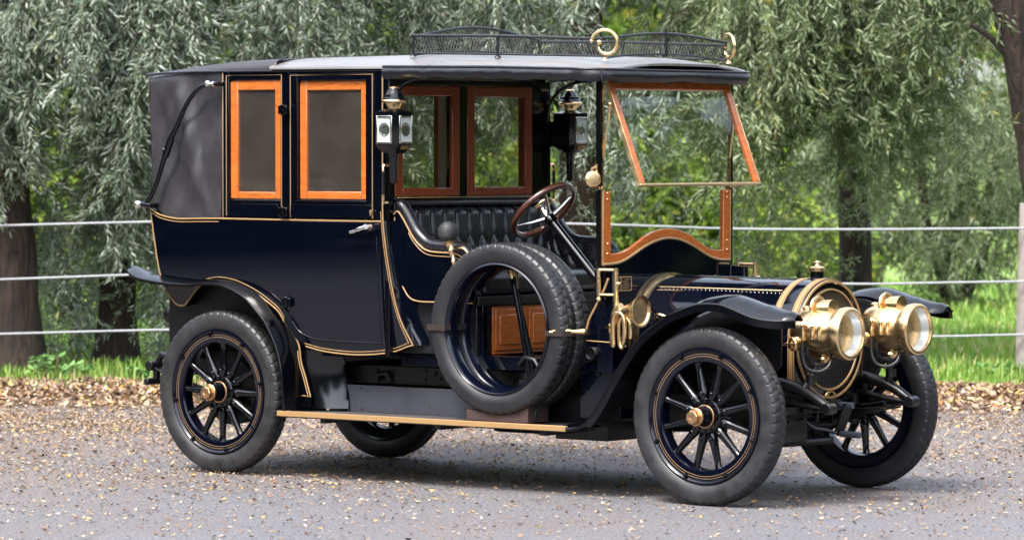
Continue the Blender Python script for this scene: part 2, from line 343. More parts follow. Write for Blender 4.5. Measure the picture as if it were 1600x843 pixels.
def spray(r, L=.42, n=26, ll=.090, lw=.0085, droop=.25, fork=2):
    """a twig along +Z with alternate leaves (template)"""
    V = []; F = []; T = []; MI = []
    def stem(p0, d0, length, cnt, th):
        p = p0.copy(); d = d0.copy(); seg = 5; pts = [p.copy()]
        for i in range(seg):
            d = unit(d+r.normal(0, .09, 3)); p = p+d*length/seg; pts.append(p.copy())
        for a, c in zip(pts, pts[1:]):
            s_ = unit(np.cross(c-a, np.array([.3, .8, .2]))); o = len(V); t2 = np.cross(unit(c-a), s_)
            V.extend([a+s_*th, a-s_*th*.5+t2*th, a-s_*th*.5-t2*th, c]); F.extend([(o, o+1, o+3), (o+1, o+2, o+3), (o+2, o, o+3)]); T.extend([.5]*4); MI.extend([1]*3)
        for i in range(cnt):
            q = (i+.5+r.uniform(-.3, .3))/cnt*seg; k = min(int(q), seg-1); base = pts[k]+(pts[k+1]-pts[k])*(q-k); ax = unit(pts[k+1]-pts[k])
            ang = i*2.4+r.normal(0, .4); ref = unit(np.cross(ax, np.array([.31, .2, .93]))); rf = np.cross(ax, ref)
            sd = ref*math.cos(ang)+rf*math.sin(ang); op = r.uniform(.5, 1.0)
            dd = unit(ax*math.cos(op)+sd*math.sin(op)); ww = unit(np.cross(dd, ax)+r.normal(0, .35, 3)); ww = unit(ww-dd*np.dot(ww, dd))
            vs, fs = leaf_geo(base, dd, ww, ll*r.uniform(.65, 1.2), lw*r.uniform(.8, 1.25), r.uniform(.05, .35)); o = len(V)
            V.extend(vs); F.extend([tuple(x+o for x in f) for f in fs]); T.extend([r.uniform()]*5); MI.extend([0]*4)
        return pts
    main = stem(np.zeros(3), np.array([0, 0, 1.]), L, n, .0032)
    for k in range(fork):
        b_ = main[1+2*k if 1+2*k < 5 else 4]; a = r.uniform(0, 6.28); stem(b_, unit(np.array([math.cos(a)*.75, math.sin(a)*.75, .8])), L*.5, n//2, .0022)
    return np.array(V), np.array(F), np.array(T), np.array(MI)
WILLOW = [spray(rng) for _ in range(6)]
FINE = [spray(rng, .40, 22, .060, .0075) for _ in range(4)]
BROAD = [spray(rng, .40, 16, .085, .024, fork=2) for _ in range(4)]
BIGW = [spray(rng, .6, 22, .15, .024, fork=2) for _ in range(3)]
BIG = [spray(rng, .9, 16, .26, .075, fork=2) for _ in range(4)]
def merge(temps, pos, axis, scale, tshift):
    """many sprays placed at pos with their stems along axis -> one mesh"""
    n = len(pos); which = rng.integers(0, len(temps), n); Vs = []; Fs = []; Ts = []; Ms = []; off = 0
    z = axis/np.linalg.norm(axis, axis=1, keepdims=True); h = rng.normal(size=(n, 3)); x = np.cross(h, z); x /= np.linalg.norm(x, axis=1, keepdims=True); y = np.cross(z, x)
    Rm = np.stack([x, y, z], axis=2)
    for k, (V, F, T, MI) in enumerate(temps):
        id_ = np.where(which == k)[0]
        if len(id_) == 0: continue
        P = np.einsum('nij,vj->nvi', Rm[id_], V)*scale[id_, None, None]+pos[id_, None, :]
        m = len(V); Vs.append(P.reshape(-1, 3)); Fs.append((F[None]+(off+np.arange(len(id_))*m)[:, None, None]).reshape(-1, 3)); off += m*len(id_)
        Ts.append(np.clip(T[None]*.55+tshift[id_, None]*.45+rng.normal(0, .02, (len(id_), m))*0, 0, 1).ravel()); Ms.append(np.tile(MI, len(id_)))
    return np.concatenate(Vs), np.concatenate(Fs), np.concatenate(Ts), np.concatenate(Ms)
def strands(n, place, L=(.7, 1.6), step=.2, tilt=.5, hang=1.0, sc=(.8, 1.25)):
    """hanging strands: place() gives the start point; sprays follow the strand downwards"""
    pos = []; ax = []; s = []; ts = []
    for _ in range(n):
        p = np.array(place(), float); l = rng.uniform(*L); a = rng.uniform(0, 6.28); lean = rng.uniform(.05, tilt)
        d = unit(np.array([math.cos(a)*lean, math.sin(a)*lean, -hang])); tone = rng.uniform(); k = max(1, int(l/step))
        for i in range(k):
            q = p+d*step*i; d = unit(d+np.array([0, 0, -.12])+rng.normal(0, .08, 3))
            b_ = rng.uniform(0, 6.28); sp = rng.uniform(.1, .75)
            pos.append(q+rng.normal(0, .03, 3)); ax.append(d+np.array([math.cos(b_)*sp, math.sin(b_)*sp, rng.uniform(-.2, .25)])); s.append(rng.uniform(*sc)*(1-.25*i/k)); ts.append(tone)
    return np.array(pos), np.array(ax), np.array(s), np.array(ts)
def PX(px, py, d): return ((px-800)/6415*d, d, 1.813-(py-225.2)/6415*d)
def trunk_mesh(name, parent, limbs, m='bark', flare=True):
    b = MB(); off = len(b.v)
    for pts, r0, r1 in limbs:
        P = spline(pts, 6); n = len(P); rs = [lerp(r0, r1, i/(n-1)) for i in range(n)]
        if flare and pts[0][2] < .2: rs = [r+r0*.45*math.exp(-max(0, p.z)/.22) for r, p in zip(rs, P)]
        k = len(b.v); b.tube(P, rs, 18)
        for i in range(k, len(b.v)):
            ii, jj = divmod(i-k, 18); f = (.06*math.sin(jj*1.05+ii*.3)+.05*math.sin(jj*2.1-ii*.5)+.03*math.sin(jj*4.2+ii))
            c = P[min(ii, n-1)]; v = Vector(b.v[i]); b.v[i] = tuple(c+(v-c)*(1+f))
    return b.build(name, m, parent, 0, 70)
def tree(name, label, group, base, limbs, crown, leafmat, m='bark'):
    r = empty(name, base); tag(r, label, 'tree', group)
    B = Vector(base); lm = [([Vector(p)-B for p in pts], a, c) for pts, a, c in limbs]
    trunk_mesh('trunk', r, lm, m)
    V, F, T, MI = crown; fastmesh('crown', V-np.array(base), F, [leafmat, 'twig'], MI, T, r); return r
def cat4(*cs):
    o = 0; A = []; B = []; Cc = []; D = []
    for V, F, T, MI in cs: A.append(V); B.append(F+o); Cc.append(T); D.append(MI); o += len(V)
    return np.concatenate(A), np.concatenate(B), np.concatenate(Cc), np.concatenate(D)
def blobs(cs):
    """random start points inside a list of (u,d,z,ru,rd,rz,weight) ellipsoids"""
    wts = np.array([c[6] for c in cs], float); wts /= wts.sum()
    def f():
        c = cs[rng.choice(len(cs), p=wts)]; v = rng.normal(size=3); v = v/np.linalg.norm(v)*rng.uniform()**.33
        return (c[0]+v[0]*c[3], c[1]+v[1]*c[4], c[2]+v[2]*c[5])
    return f
def canopy(px0, px1, d0, d1, zlo, zhi, per=10, spread=.30):
    """start points gathered round boughs in a slab of canopy seen between two picture columns; zlo may depend on the column"""
    st = {'k': 0, 'c': None}
    def f():
        if st['k'] % per == 0:
            d = rng.uniform(d0, d1); st['c'] = ((rng.uniform(px0, px1)-800)/6415*d, d, rng.uniform()**1.1)
        st['k'] += 1
        u, d, q = st['c']; u += rng.normal(0, spread*.8); d = max(d0-.05, d+rng.normal(0, spread*.6))
        lo = zlo(u/d*6415+800) if callable(zlo) else zlo
        return (u, d, lo+(zhi-lo)*q+abs(rng.normal(0, spread*.6)))
    return f
GR = 'willow like trees behind the wire fence'
# how low the hanging curtain reaches, by picture column (height of strand starts at 32 m)
low1 = lambda px: interp(px, [(-80, 2.5), (40, 2.5), (72, 4.3), (140, 4.0), (165, 2.5), (200, 2.3), (420, 2.6), (620, 2.2), (850, 2.0), (1000, 2.1), (1100, 2.25), (1250, 2.6), (1350, 2.3), (1440, 2.3), (1480, 2.6), (1530, 2.9), (1560, 3.2), (1700, 2.6)])
def crown_of(px0, px1, d0, d1, n, extra=None, top=4.6, temps=WILLOW, **kw):
    c = [merge(temps, *strands(n, canopy(px0, px1, d0, d1, low1, top), L=(.5, 1.25), **kw))]
    p0, p1 = (px0-800)/6415*33, (px1-800)/6415*33
    c.append(merge(BIGW, *strands(n//3, lambda: (rng.uniform(p0, p1), rng.uniform(d0+.6, d1+.8), rng.uniform(3.7, 6.6)), L=(.6, 1.2), step=.35, tilt=.8)))  # upper crown above the view, added to shade the strands below
    if extra: c += extra
    return cat4(*c)
def sparse(px0, px1, d0, d1, z0, z1, n, temps=FINE, **kw):
    def f():
        d = rng.uniform(d0, d1); return ((rng.uniform(px0, px1)-800)/6415*d, d, rng.uniform(z0, z1))
    return merge(temps, *strands(n, f, L=(.3, .7), step=.16, tilt=.9, sc=(.7, 1.1), **kw))
def T(px, d): return (px-800)/6415*d
x = T(28, 32.4)
tree('willow_tree', 'large silvery willow with thick ribbed trunk at the left edge', GR, (x, 32.4, -.02),
     [([(x, 32.4, -.05), (x-.02, 32.4, .7), (x-.06, 32.45, 1.5), (x-.02, 32.5, 2.6), (x+.1, 32.6, 4.2), (x+.3, 32.7, 6)], .185, .10), ([(x-.03, 32.4, 1.7), (x+.4, 32.2, 2.6), (x+1.1, 32.0, 3.6)], .08, .03), ([(x, 32.4, 2.0), (x-.7, 32.2, 3.0), (x-1.3, 31.9, 3.8)], .08, .03)],
     crown_of(-160, 260, 31.75, 34.0, 230, [merge(WILLOW, *strands(120, canopy(-90, 250, 31.75, 32.1, lambda p: interp(p, [(-90, 2.1), (50, 2.1), (70, 3.0), (135, 3.0), (155, 2.2), (250, 2.3)]), 3.6))), sparse(-60, 140, 32.3, 33.2, .3, 1.9, 34)]), 'leaf')
x = T(178, 33.2)
tree('willow_tree', 'dark willow with ribbed trunk just left of the car roof', GR, (x, 33.2, -.02),
     [([(x, 33.2, -.05), (x+.02, 33.2, .6), (x-.01, 33.2, 1.4), (x+.03, 33.3, 2.6), (x-.1, 33.4, 4.3), (x-.2, 33.5, 6)], .16, .09), ([(x, 33.2, 1.5), (x+.6, 33.1, 2.4), (x+1.2, 33, 3.4)], .07, .03)],
     crown_of(140, 560, 32.2, 35.0, 230, [sparse(60, 140, 33.2, 35.2, .35, 1.5, 42), sparse(215, 300, 33.2, 35.2, .35, 1.4, 30), sparse(205, 290, 32.3, 34.2, .4, 1.9, 50), sparse(130, 240, 32.5, 33.0, 1.25, 2.2, 60, WILLOW)]), 'leaf')
x = T(905, 34.5)
tree('willow_tree', 'reddish barked willow rising behind the windscreen', GR, (x, 34.5, -.02),
     [([(x-.1, 34.5, -.05), (x-.05, 34.5, .8), (x, 34.5, 1.7), (x+.05, 34.4, 2.7), (x+.1, 34.4, 4.4), (x, 34.4, 6)], .19, .11), ([(x, 34.5, 1.9), (x-.5, 34.2, 2.8), (x-1.2, 33.8, 3.5)], .08, .03), ([(x, 34.5, 1.8), (x+.6, 34.1, 2.6), (x+1.3, 33.7, 3.3)], .08, .03)],
     crown_of(540, 1060, 32.4, 35.6, 300, [sparse(820, 1150, 33, 35.5, .5, 1.9, 70)]), 'leaf', 'redbark')
x = T(1334, 36.5)
tree('willow_tree', 'silvery willow with straight trunk behind the front of the car', GR, (x, 36.5, -.02),
     [([(x, 36.5, -.05), (x+.01, 36.5, .8), (x-.02, 36.5, 1.7), (x-.06, 36.4, 2.8), (x-.2, 36.4, 4.4), (x-.2, 36.4, 6)], .155, .08), ([(x, 36.5, 1.8), (x+.7, 36.2, 2.7), (x+1.4, 35.9, 3.4)], .07, .03)],
     crown_of(1030, 1430, 32.3, 37.0, 260, [merge(WILLOW, *strands(130, canopy(1150, 1500, 32.3, 33.4, lambda p: interp(p, [(1150, 2.2), (1330, 2.0), (1420, 2.3), (1500, 2.6)]), 3.7))), sparse(1150, 1330, 34, 36, .6, 1.7, 34), sparse(1330, 1420, 34, 36, 1.3, 1.8, 8)]), 'leafgreen')
x = T(1600, 30.9)+.27
tree('willow_tree', 'leaning dark trunked willow at the right edge behind the post', GR, (x+.35, 32.6, -.02),
     [([(x+.32, 32.6, -.05), (x+.20, 32.6, .8), (x+.06, 32.5, 1.5), (x-.02, 32.4, 2.0), (x-.13, 32.3, 2.45), (x-.27, 32.2, 3.0), (x-.5, 32.1, 4.0)], .16, .12), ([(x-.02, 32.4, 1.95), (x+.15, 32.3, 2.5), (x+.25, 32.2, 3.2)], .10, .07), ([(x-.1, 32.3, 2.35), (x-.35, 32.2, 2.62), (x-.55, 32.1, 2.75)], .03, .015)],
     crown_of(1340, 1800, 32.6, 36.0, 120, [sparse(1400, 1600, 33, 36, 1.25, 2.4, 30)]), 'leafgreen')
x = T(1490, 46)
tree('bushy_tree', 'low multi stemmed bushy tree on the lawn at right', None, (x, 46, -.02),
     [([(x, 46, -.05), (x-.12, 46, .35), (x-.30, 46, .9), (x-.36, 46, 1.6), (x-.4, 46, 2.6)], .085, .035), ([(x+.02, 46, -.05), (x+.18, 46, .3), (x+.36, 46, .75), (x+.42, 46, 1.4), (x+.7, 46, 2.4)], .095, .04), ([(x+.25, 46, .5), (x+.6, 45.9, 1.1), (x+1.2, 45.8, 1.7)], .06, .03), ([(x, 46, .0), (x-.02, 46, .7), (x+.1, 46, 1.8)], .08, .04)],
     merge(WILLOW, *strands(330, blobs([(x-.2, 46, 2.0, 1.6, 1.3, 1.0, 2), (x+.9, 46, 1.9, 1.2, 1.2, .8, 1), (x-1.2, 46, 1.5, .9, 1, .7, .7), (x+.1, 45.6, 1.0, 1.1, .8, .45, .6)]), L=(.3, .8), tilt=.9, sc=(.9, 1.5))), 'leafgreen')
# yellow-green thicket between the trunks, and the far belt of trees
def shrub(px, d, h, w_, n, label, m='leafbright', temps=BROAD, name='shrub', grp='thicket beyond the fence'):
    x = T(px, d); r = empty(name, (x, d, -.02)); tag(r, label, 'shrub' if name == 'shrub' else 'tree', grp)
    limbs = []
    for k in range(4): a = k*1.6+px; limbs.append(([Vector((.05*math.cos(a), .05*math.sin(a), -.03)), Vector((w_*.25*math.cos(a), w_*.25*math.sin(a), h*.4)), Vector((w_*.5*math.cos(a), w_*.5*math.sin(a), h*.8))], .035*h/2, .012))
    for l in limbs: trunk_mesh('stem', r, [l], 'bark', False)
    def f():
        v = unit(rng.normal(size=3))*rng.uniform()**.4; return (v[0]*w_, v[1]*w_*.8, h*.55+v[2]*h*.5*(1 if v[2] > 0 else .9))
    p, a, s, t = strands(n, f, L=(.2, .5), step=.2, tilt=1.2, hang=.1, sc=(.8, 1.4)); V, F, T_, MI = merge(temps, p, a, s, t)
    fastmesh('crown' if name != 'shrub' else 'foliage', V, F, [m, 'twig'], MI, T_, r); return r
shrub(108, 43.5, 2.5, .85, 330, 'yellow green shrub between the two left trunks')
shrub(262, 42, 1.7, .8, 240, 'mid green shrub behind the rear of the car')
shrub(205, 45, 2.3, .9, 260, 'bright shrub beyond the second trunk')
shrub(-40, 44, 2.4, .9, 220, 'green shrub beyond the left edge trunk')
shrub(920, 43, 2.1, 1.1, 330, 'yellow green shrub seen through the driver compartment')
shrub(1075, 43, 1.9, 1.0, 260, 'leafy shrub seen through the windscreen')
shrub(1225, 45, 1.3, .8, 160, 'low shrub seen above the bonnet')
shrub(560, 38, 2.4, 1.2, 260, 'green shrub hidden largely by the rear cabin')
def belt(px, d, h, w_, n, label, m='leafbright'):
    return shrub(px, d, h, w_, n, label, m, BIG, 'far_tree', 'far trees across the lawn')
belt(-150, 78, 9, 3.2, 380, 'far green tree at the left edge'); belt(330, 84, 10, 3.6, 400, 'far green tree left of the car roof'); belt(700, 80, 9, 3.4, 360, 'far green tree behind the cabin')
belt(1010, 88, 9, 3.6, 400, 'far pale green tree behind the windscreen'); belt(1215, 80, 8, 2.4, 320, 'far tree behind the straight trunk'); belt(1720, 86, 9, 2.6, 320, 'far pale green tree near the right edge'); belt(90, 92, 11, 3.6, 400, 'far green tree beyond the left trunks')

# ---- grass, weeds, fallen leaves
n = 72000
d = 29.9+23*rng.uniform(size=n)**1.7; px = rng.uniform(-400, 2000, n); u = (px-800)/6415*d
keep = (d > 31.0-.10*u+.3*np.sin(u*2.3)+.2*np.sin(u*6.1)) | (rng.uniform(size=n) < .12); d = d[keep]; u = u[keep]; n = len(u)
h = rng.uniform(.03, .11, n)*(1+.5*(np.sin(u*1.9+d*.8) > .3)); a = rng.uniform(0, 6.28, n); ln = rng.uniform(.1, .7, n)*h; wd = rng.uniform(.004, .009, n)*(1+(d-31)/18)
base = np.stack([u, d, np.full(n, -.02)], 1); base[:, 2] = np.where(d < 32.2, .02, -.02)
tipv = base+np.stack([np.cos(a)*ln, np.sin(a)*ln, h], 1); sd = np.stack([-np.sin(a), np.cos(a), 0*a], 1)*wd[:, None]
midv = base+np.stack([np.cos(a)*ln*.35, np.sin(a)*ln*.35, h*.6], 1)
V = np.stack([base-sd, base+sd, midv+sd*.8, midv-sd*.8, tipv], 1).reshape(-1, 3); o = (np.arange(n)*5)[:, None]
F = np.concatenate([o+np.array([0, 1, 2]), o+np.array([0, 2, 3]), o+np.array([3, 2, 4])])
tag(fastmesh('grass', V, F, ['grass'], None, np.repeat(np.clip(.45+.35*np.sin(u*1.1+d*.6)*np.sin(u*.7-d*.9)+rng.normal(0, .22, n)+.5*(rng.uniform(size=n) < .07), 0, 1), 5)), 'bright green grass growing beyond the leaf bank', 'grass', kind='stuff')
def leaves(name, d, u, z, size, tilt, label, tlo=0, thi=1):
    n = len(d); a = rng.uniform(0, 6.28, n); L = size*rng.uniform(.6, 1.3, n); W = L*rng.uniform(.18, .42, n)
    dx = np.stack([np.cos(a), np.sin(a), rng.normal(0, tilt, n)], 1); sx = np.stack([-np.sin(a), np.cos(a), rng.normal(0, tilt, n)], 1)
    c = np.stack([u, d, z+rng.uniform(.002, .012, n)], 1); curl = (rng.uniform(.05, .30, n)*L)[:, None]*np.array([0, 0, 1.])
    V = np.stack([c-dx*L[:, None]/2+curl*.6, c-sx*W[:, None]+curl*.4, c+dx*L[:, None]/2+curl, c+sx*W[:, None]+curl*.4, c], 1)
    V[:, :, 2] = np.maximum(V[:, :, 2], (z+.003)[:, None]); V = V.reshape(-1, 3); o = (np.arange(n)*5)[:, None]
    F = np.concatenate([o+np.array(q) for q in ([0, 1, 4], [1, 2, 4], [2, 3, 4], [3, 0, 4])])
    return tag(fastmesh(name, V, F, ['litter'], None, np.repeat(tlo+(thi-tlo)*rng.uniform(size=n), 5)), label, 'leaves', kind='stuff')
n = 42000; d = 27.6+3.4*rng.beta(2.2, 1.7, n); u = rng.uniform(-6.5, 6.5, n); z = np.array([vz(a, b_+.4) for a, b_ in zip(u, d)]); d = d+.15-.10*u
leaves('fallen_leaves', d, u, z, .052, .45, 'brown fallen leaves heaped along the grass edge')
n = 360000; d = rng.uniform(18.0, 29.6, n); px = rng.uniform(-350, 1950, n); u = (px-800)/6415*d
patch = .5+.5*np.sin(u*1.3+d*.7)*np.sin(u*.5-d*1.1+1)+.25*np.sin(u*3.1+d*2.3)
dens = np.clip((d-19.0)/8.5, 0, 1)**1.6*(.35+.65*np.clip(patch, 0, 1))*np.where(u < -.5, 1.0, .62)+.045
k = rng.uniform(size=n) < dens*.95; d, u = d[k], u[k]
leaves('scattered_leaves', d, u, np.zeros(len(d)),   .008+.025*rng.uniform(size=len(d))**1.6, .25, 'pale and yellow dry leaves scattered over the grey road')
def weed(px, d, h, n, label):
    x = T(px, d); r = empty('weed_plant', (x, d, 0)); tag(r, label, 'plant', 'weeds at the foot of the fence')
    V = []; F = []; Tt = []
    for i in range(n):
        p = np.array([rng.normal(0, .09), rng.normal(0, .06), rng.uniform(.03, h)]); a = rng.uniform(0, 6.28); dd = unit(np.array([math.cos(a), math.sin(a), rng.uniform(-.1, .5)])); ww = unit(np.cross(dd, [0, 0, 1.]))
        vs, fs = leaf_geo(p, dd, ww, rng.uniform(.05, .10), rng.uniform(.018, .032), .25); o = len(V); V += vs; F += [tuple(q+o for q in f) for f in fs]; Tt += [rng.uniform()]*5
    fastmesh('foliage', np.array(V), np.array(F), ['nettle'], None, np.array(Tt), r)
    
    for k in range(4): b = MB(); b.tube([(.05*math.cos(k*2.1), .03*math.sin(k*2.1), -.02), (.07*math.cos(k*2.1), .05*math.sin(k*2.1), h)], .004, 5); b.build('stem', 'twig', r)
weed(75, 31.3, .20, 60, 'pale green leafy weed at the foot of the left trunk'); weed(118, 31.5, .10, 40, 'low pale weed just right of the left trunk'); weed(225, 31.5, .09, 45, 'low leafy weed right of the second trunk'); weed(1565, 31.4, .12, 50, 'low green weed beside the fence post')

# ---- fence
fe = empty('wire_fence', (0, 31.6, 0)); tag(fe, 'post and wire fence with three pale ropes along the grass', 'fence')
def fz(px, ys): 
    return 1.813-(interp(px, ys)-225.2)/6415*31.55
W3 = [[(-400, 362), (0, 352), (240, 346), (620, 342), (1000, 352), (1150, 357), (1360, 358), (1597, 356), (2000, 352)], [(-400, 446), (0, 436), (210, 428), (620, 424), (1000, 435), (1340, 443), (1597, 439), (2000, 434)], [(-400, 531), (0, 521), (270, 514), (620, 510), (1000, 520), (1455, 525), (1597, 522), (2000, 518)]]
for ys in W3:
    b = MB(); b.tube(spline([(T(px, 31.5), -.1, fz(px, ys)) for px in (-2400, -400, -200, 0, 240, 430, 620, 800, 1000, 1150, 1340, 1470, 1597, 1800, 2000, 3800)], 3), .0092, 8); b.build('wire', 'wire', fe)
for px in (1600, 618, -380, -1380, 2580, 3560):
    x = T(px, 31.55); b = MB(); b.tube([(x+.015, 0, -.1), (x+.02, 0, .5), (x+.03, 0, 1.0), (x+.035, 0, 1.36)], [.072, .07, .066, .063], 14); b.build('post', 'post', fe, .006)
# ---- trees along the road beyond the left, right and back edges of the view: they close off the low sky and show in the paint
src = belt(-2600, 16, 9, 3.6, 520, 'dark roadside tree outside the view on the left', 'leafdark'); src['group'] = 'roadside trees around the car'
def copytree(o, loc, rz, sc, label):
    c = o.copy(); C.objects.link(c); c.location = loc; c.rotation_euler = (0, 0, rz); c.scale = (sc,)*3; c['label'] = label
    for ch in o.children: k = ch.copy(); C.objects.link(k); k.parent = c
    return c
src.location = (-15, 17, 0)
for i, (x, y, s_) in enumerate([(-17, 24, 1.1), (-16, 10, 1.0), (-15, 3, 1.1), (-10, -5, 1.0), (-3, -9, 1.1), (5, -10, 1.0), (12, -5, 1.05), (-20, 31, 1.2), (-12, 36, 1.0), (17, 10, 1.1), (18, 19, 1.05), (17, 28, 1.1)]):
    copytree(src, (x, y, 0), i*1.3, s_, 'dark roadside tree outside the view')

def added_hedge():  # unseen foliage wall, added to darken the reflections in paint and glass
    r = empty('added_hedge', (0, 0, 0)); tag(r, 'tall dark foliage wall added out of view for reflections', 'added_hedge', 'foliage added around the car for dark reflections')
    n = 1500; p = np.stack([rng.uniform(-.9, .9, n), rng.uniform(-8, 8, n), rng.uniform(.0, 4.2, n)], 1); a = rng.normal(size=(n, 3)); a[:, 2] = np.abs(a[:, 2])*.6
    V, F, T_, MI = merge(BIG, p, a, rng.uniform(.8, 1.4, n), rng.uniform(size=n)); fastmesh('foliage', V, F, ['leafdark', 'twig'], MI, T_, r)
    trunk_mesh('stem', r, [([Vector((0, 0, -.05)), Vector((.1, .1, 1.5)), Vector((0, .2, 3))], .08, .03)], 'bark', False); return r
h0 = added_hedge(); h0.location = (-13.5, 14, 0); h0.rotation_euler = (0, 0, .1)
for x, y, rz in ((-13, 28, -.05), (-13.5, -2, 0), (15, 12, .1), (15.5, 27, -.1), (15, -3, 0), (-6, -12, 1.57), (8, -12, 1.57), (-30, 40, .9), (34, 44, -.9)): copytree(h0, (x, y, 0), rz, 1.0, 'tall dark foliage wall added out of view for reflections')

by = {o['label']: o for o in C.objects if o.get('label')}
wl = [by[k] for k in by if by[k].get('category') == 'tree' and by[k].get('group') == GR]
for i, (x, y, lab) in enumerate([(-7.2, 32.8, 'willow further along the fence past the left edge'), (-10.6, 33.4, 'second willow past the left edge of the view'), (-14.5, 32.6, 'third willow past the left edge of the view'), (7.4, 33.6, 'willow further along the fence past the right edge'), (10.8, 32.9, 'second willow past the right edge of the view'), (14.6, 33.6, 'third willow past the right edge of the view')]):
    copytree(wl[(i*2+1) % 4], (x, y, -.02), .7*i, 1.0, lab)
fb = by['far green tree behind the cabin']
for i, x in enumerate((-58, -48, -38, -29, -21, 21, 29, 38, 48, 58)): copytree(fb, (x, 78+(i*7) % 13, -.02), i*1.1, 1.0+.05*(i % 3), 'far green tree across the lawn outside the view')
# ================================================================== THE CAR  (local axes: +X forward, -Y towards the viewer, Z up; rear axle at the origin)
cx_, cy_, yaw_ = 15.3352, -17.4381, 2.2422
u0 = math.sin(yaw_)*(-cx_)-math.cos(yaw_)*(-cy_); d0 = math.cos(yaw_)*(-cx_)+math.sin(yaw_)*(-cy_)
car = empty('vintage_car', (u0, d0, 0), math.atan2(math.cos(yaw_), math.sin(yaw_)))
tag(car, 'black vintage motor car with orange wooden window frames and brass headlamps', 'car')
WB, TR, WR = 3.2985, .6965, .45

# ---- chassis
b = MB()
for s in (-1, 1):
    b.box(-.62, 3.5, s*.42-.02, s*.42+.02, .515, .615)
    b.tube([(3.3, s*.40, .60), (3.42, s*.385, .612), (3.53, s*.38, .605), (3.65, s*.38, .578), (3.73, s*.38, .54), (3.81, s*.38, .49)], [.035, .035, .033, .03, .027, .024], 10)
    b.tube([(3.81, s*.345, .49), (3.81, s*.415, .49)], .03, 12)
    b.tube([(3.3, s*.38, .585), (3.5, s*.38, .53), (3.66, s*.38, .50), (3.81, s*.38, .485)], .016, 8)
for x in (-.55, .35, 1.1, 1.9, 2.6, 3.42): b.box(x-.03, x+.03, -.4, .4, .53, .60)
b.box(1.95, 2.3, -.22, .22, .25, .5); b.box(2.35, 3.2, -.2, .2, .36, .6)
b.tube([(2.2, -.1, .42), (.1, 0, .45)], .045, 10)
b.tube([(2.6, .22, .33), (1.9, .22, .3), (1.0, .22, .33), (0, .25, .36)], .04, 10)
b.lathe([(0, .05), (.01, .09), (.5, .09), (.51, .05)], (1.2, .22, .32), (1, 0, 0), 16)
ch = b.build('chassis_frame', 'iron', car, .004)
b = MB()
for (x, y, z) in [(.9, -.443, .59), (.96, -.443, .545), (1.24, -.443, .592), (1.235, -.443, .548), (1.31, -.443, .585), (1.34, -.443, .555), (1.3, -.443, .57), (1.38, -.443, .578), (2.3, -.443, .56), (2.38, -.443, .545), (2.42, -.443, .575)]:
    b = MB(); b.ball((x, y, z), .0085, 0, 10); b.build('frame_rivet', 'iron', ch)
b = MB()
b.tube([(.92, -.45, .53), (.93, -.47, .57), (.98, -.47, .575), (1.0, -.45, .53)], .014, 8)
b.box(.9, 1.0, -.455, -.44, .52, .535)
b.build('spring_clip', 'iron', ch)
# leaf springs
def spring(x0, x1, y, ze, zm, name):
    b = MB(); L = (x1-x0)/2; xc = (x0+x1)/2
    for k in range(5):
        l = L*(1-.17*k); rows = []
        for i in range(13):
            t = -1+2*i/12; x = xc+l*t; z = zm+(ze-zm)*(l*t/L)**2-.011*k
            rows.append([(x, y-.028, z), (x, y+.028, z), (x, y+.028, z-.0095), (x, y-.028, z-.0095)])
        b.grid(rows, 0, cv=True)
    b.box(xc-.05, xc+.05, y-.04, y+.04, zm-.075, zm+.03)
    for x in (x0, x1): b.tube([(x, y-.035, ze), (x, y+.035, ze)], .02, 10)
    o = b.build(name, 'iron', car, .0015)
    return o
for s in (-1, 1):
    spring(2.78, 3.81, s*.38, .49, .435, 'leaf_spring'); spring(-.74, .62, s*.47, .56, .42, 'leaf_spring')
# axles
b = MB()
b.tube([(WB, -.62, .45), (WB, -.5, .40), (WB, -.36, .36), (WB, .36, .36), (WB, .5, .40), (WB, .62, .45)], .028, 10)
for s in (-1, 1): b.lathe([(-.1, .03), (-.08, .036), (.08, .036), (.1, .03)], (WB, s*.60, .45), (0, 0, 1), 12)
b.tube([(WB-.12, -.56, .42), (WB-.12, .56, .42)], .014, 8)
b.tube([(WB, -.6, .45), (WB-.12, -.56, .42)], .018, 8); b.tube([(WB, .6, .45), (WB-.12, .56, .42)], .018, 8)
b.tube([(WB+.16, -.42, .47), (WB+.17, -.2, .44), (2.9, -.2, .45)], .012, 8)
b.build('front_axle', 'iron', car)
b = MB(); b.lathe([(-.62, .035), (-.2, .04), (-.14, .13), (-.05, .17), (.05, .17), (.14, .13), (.2, .04), (.62, .035)], (0, 0, .45), (0, 1, 0), 20)
for s in (-1, 1): b.lathe([(0, .06), (.002, .185), (.085, .185), (.09, .05)], (0, s*.60-.045, .45), (0, 1, 0), 32)
b.build('rear_axle', 'iron', car)
# rear underside bits that show behind the rear wheel
b = MB()
for s in (-1, 1):
    b.tube([(-.60, s*.45, .60), (-.70, s*.45, .62), (-.74, s*.45, .56), (-.74, s*.45, .47)], .022, 8)
    b.tube([(-.74, s*.40, .56), (-.74, s*.52, .56)], .03, 10); b.tube([(-.74, s*.40, .47), (-.75, s*.53, .47)], .02, 10)
    b.box(-.56, -.46, s*.5-.04, s*.5+.04, .70, .86); b.lathe([(0, .03), (.03, .04), (.05, 0)], (-.52, s*.56, .85), (0, s, 0), 14)
b.box(-.60, -.54, -.45, .45, .56, .66)
b.build('spring_hanger', 'iron', car, .003)

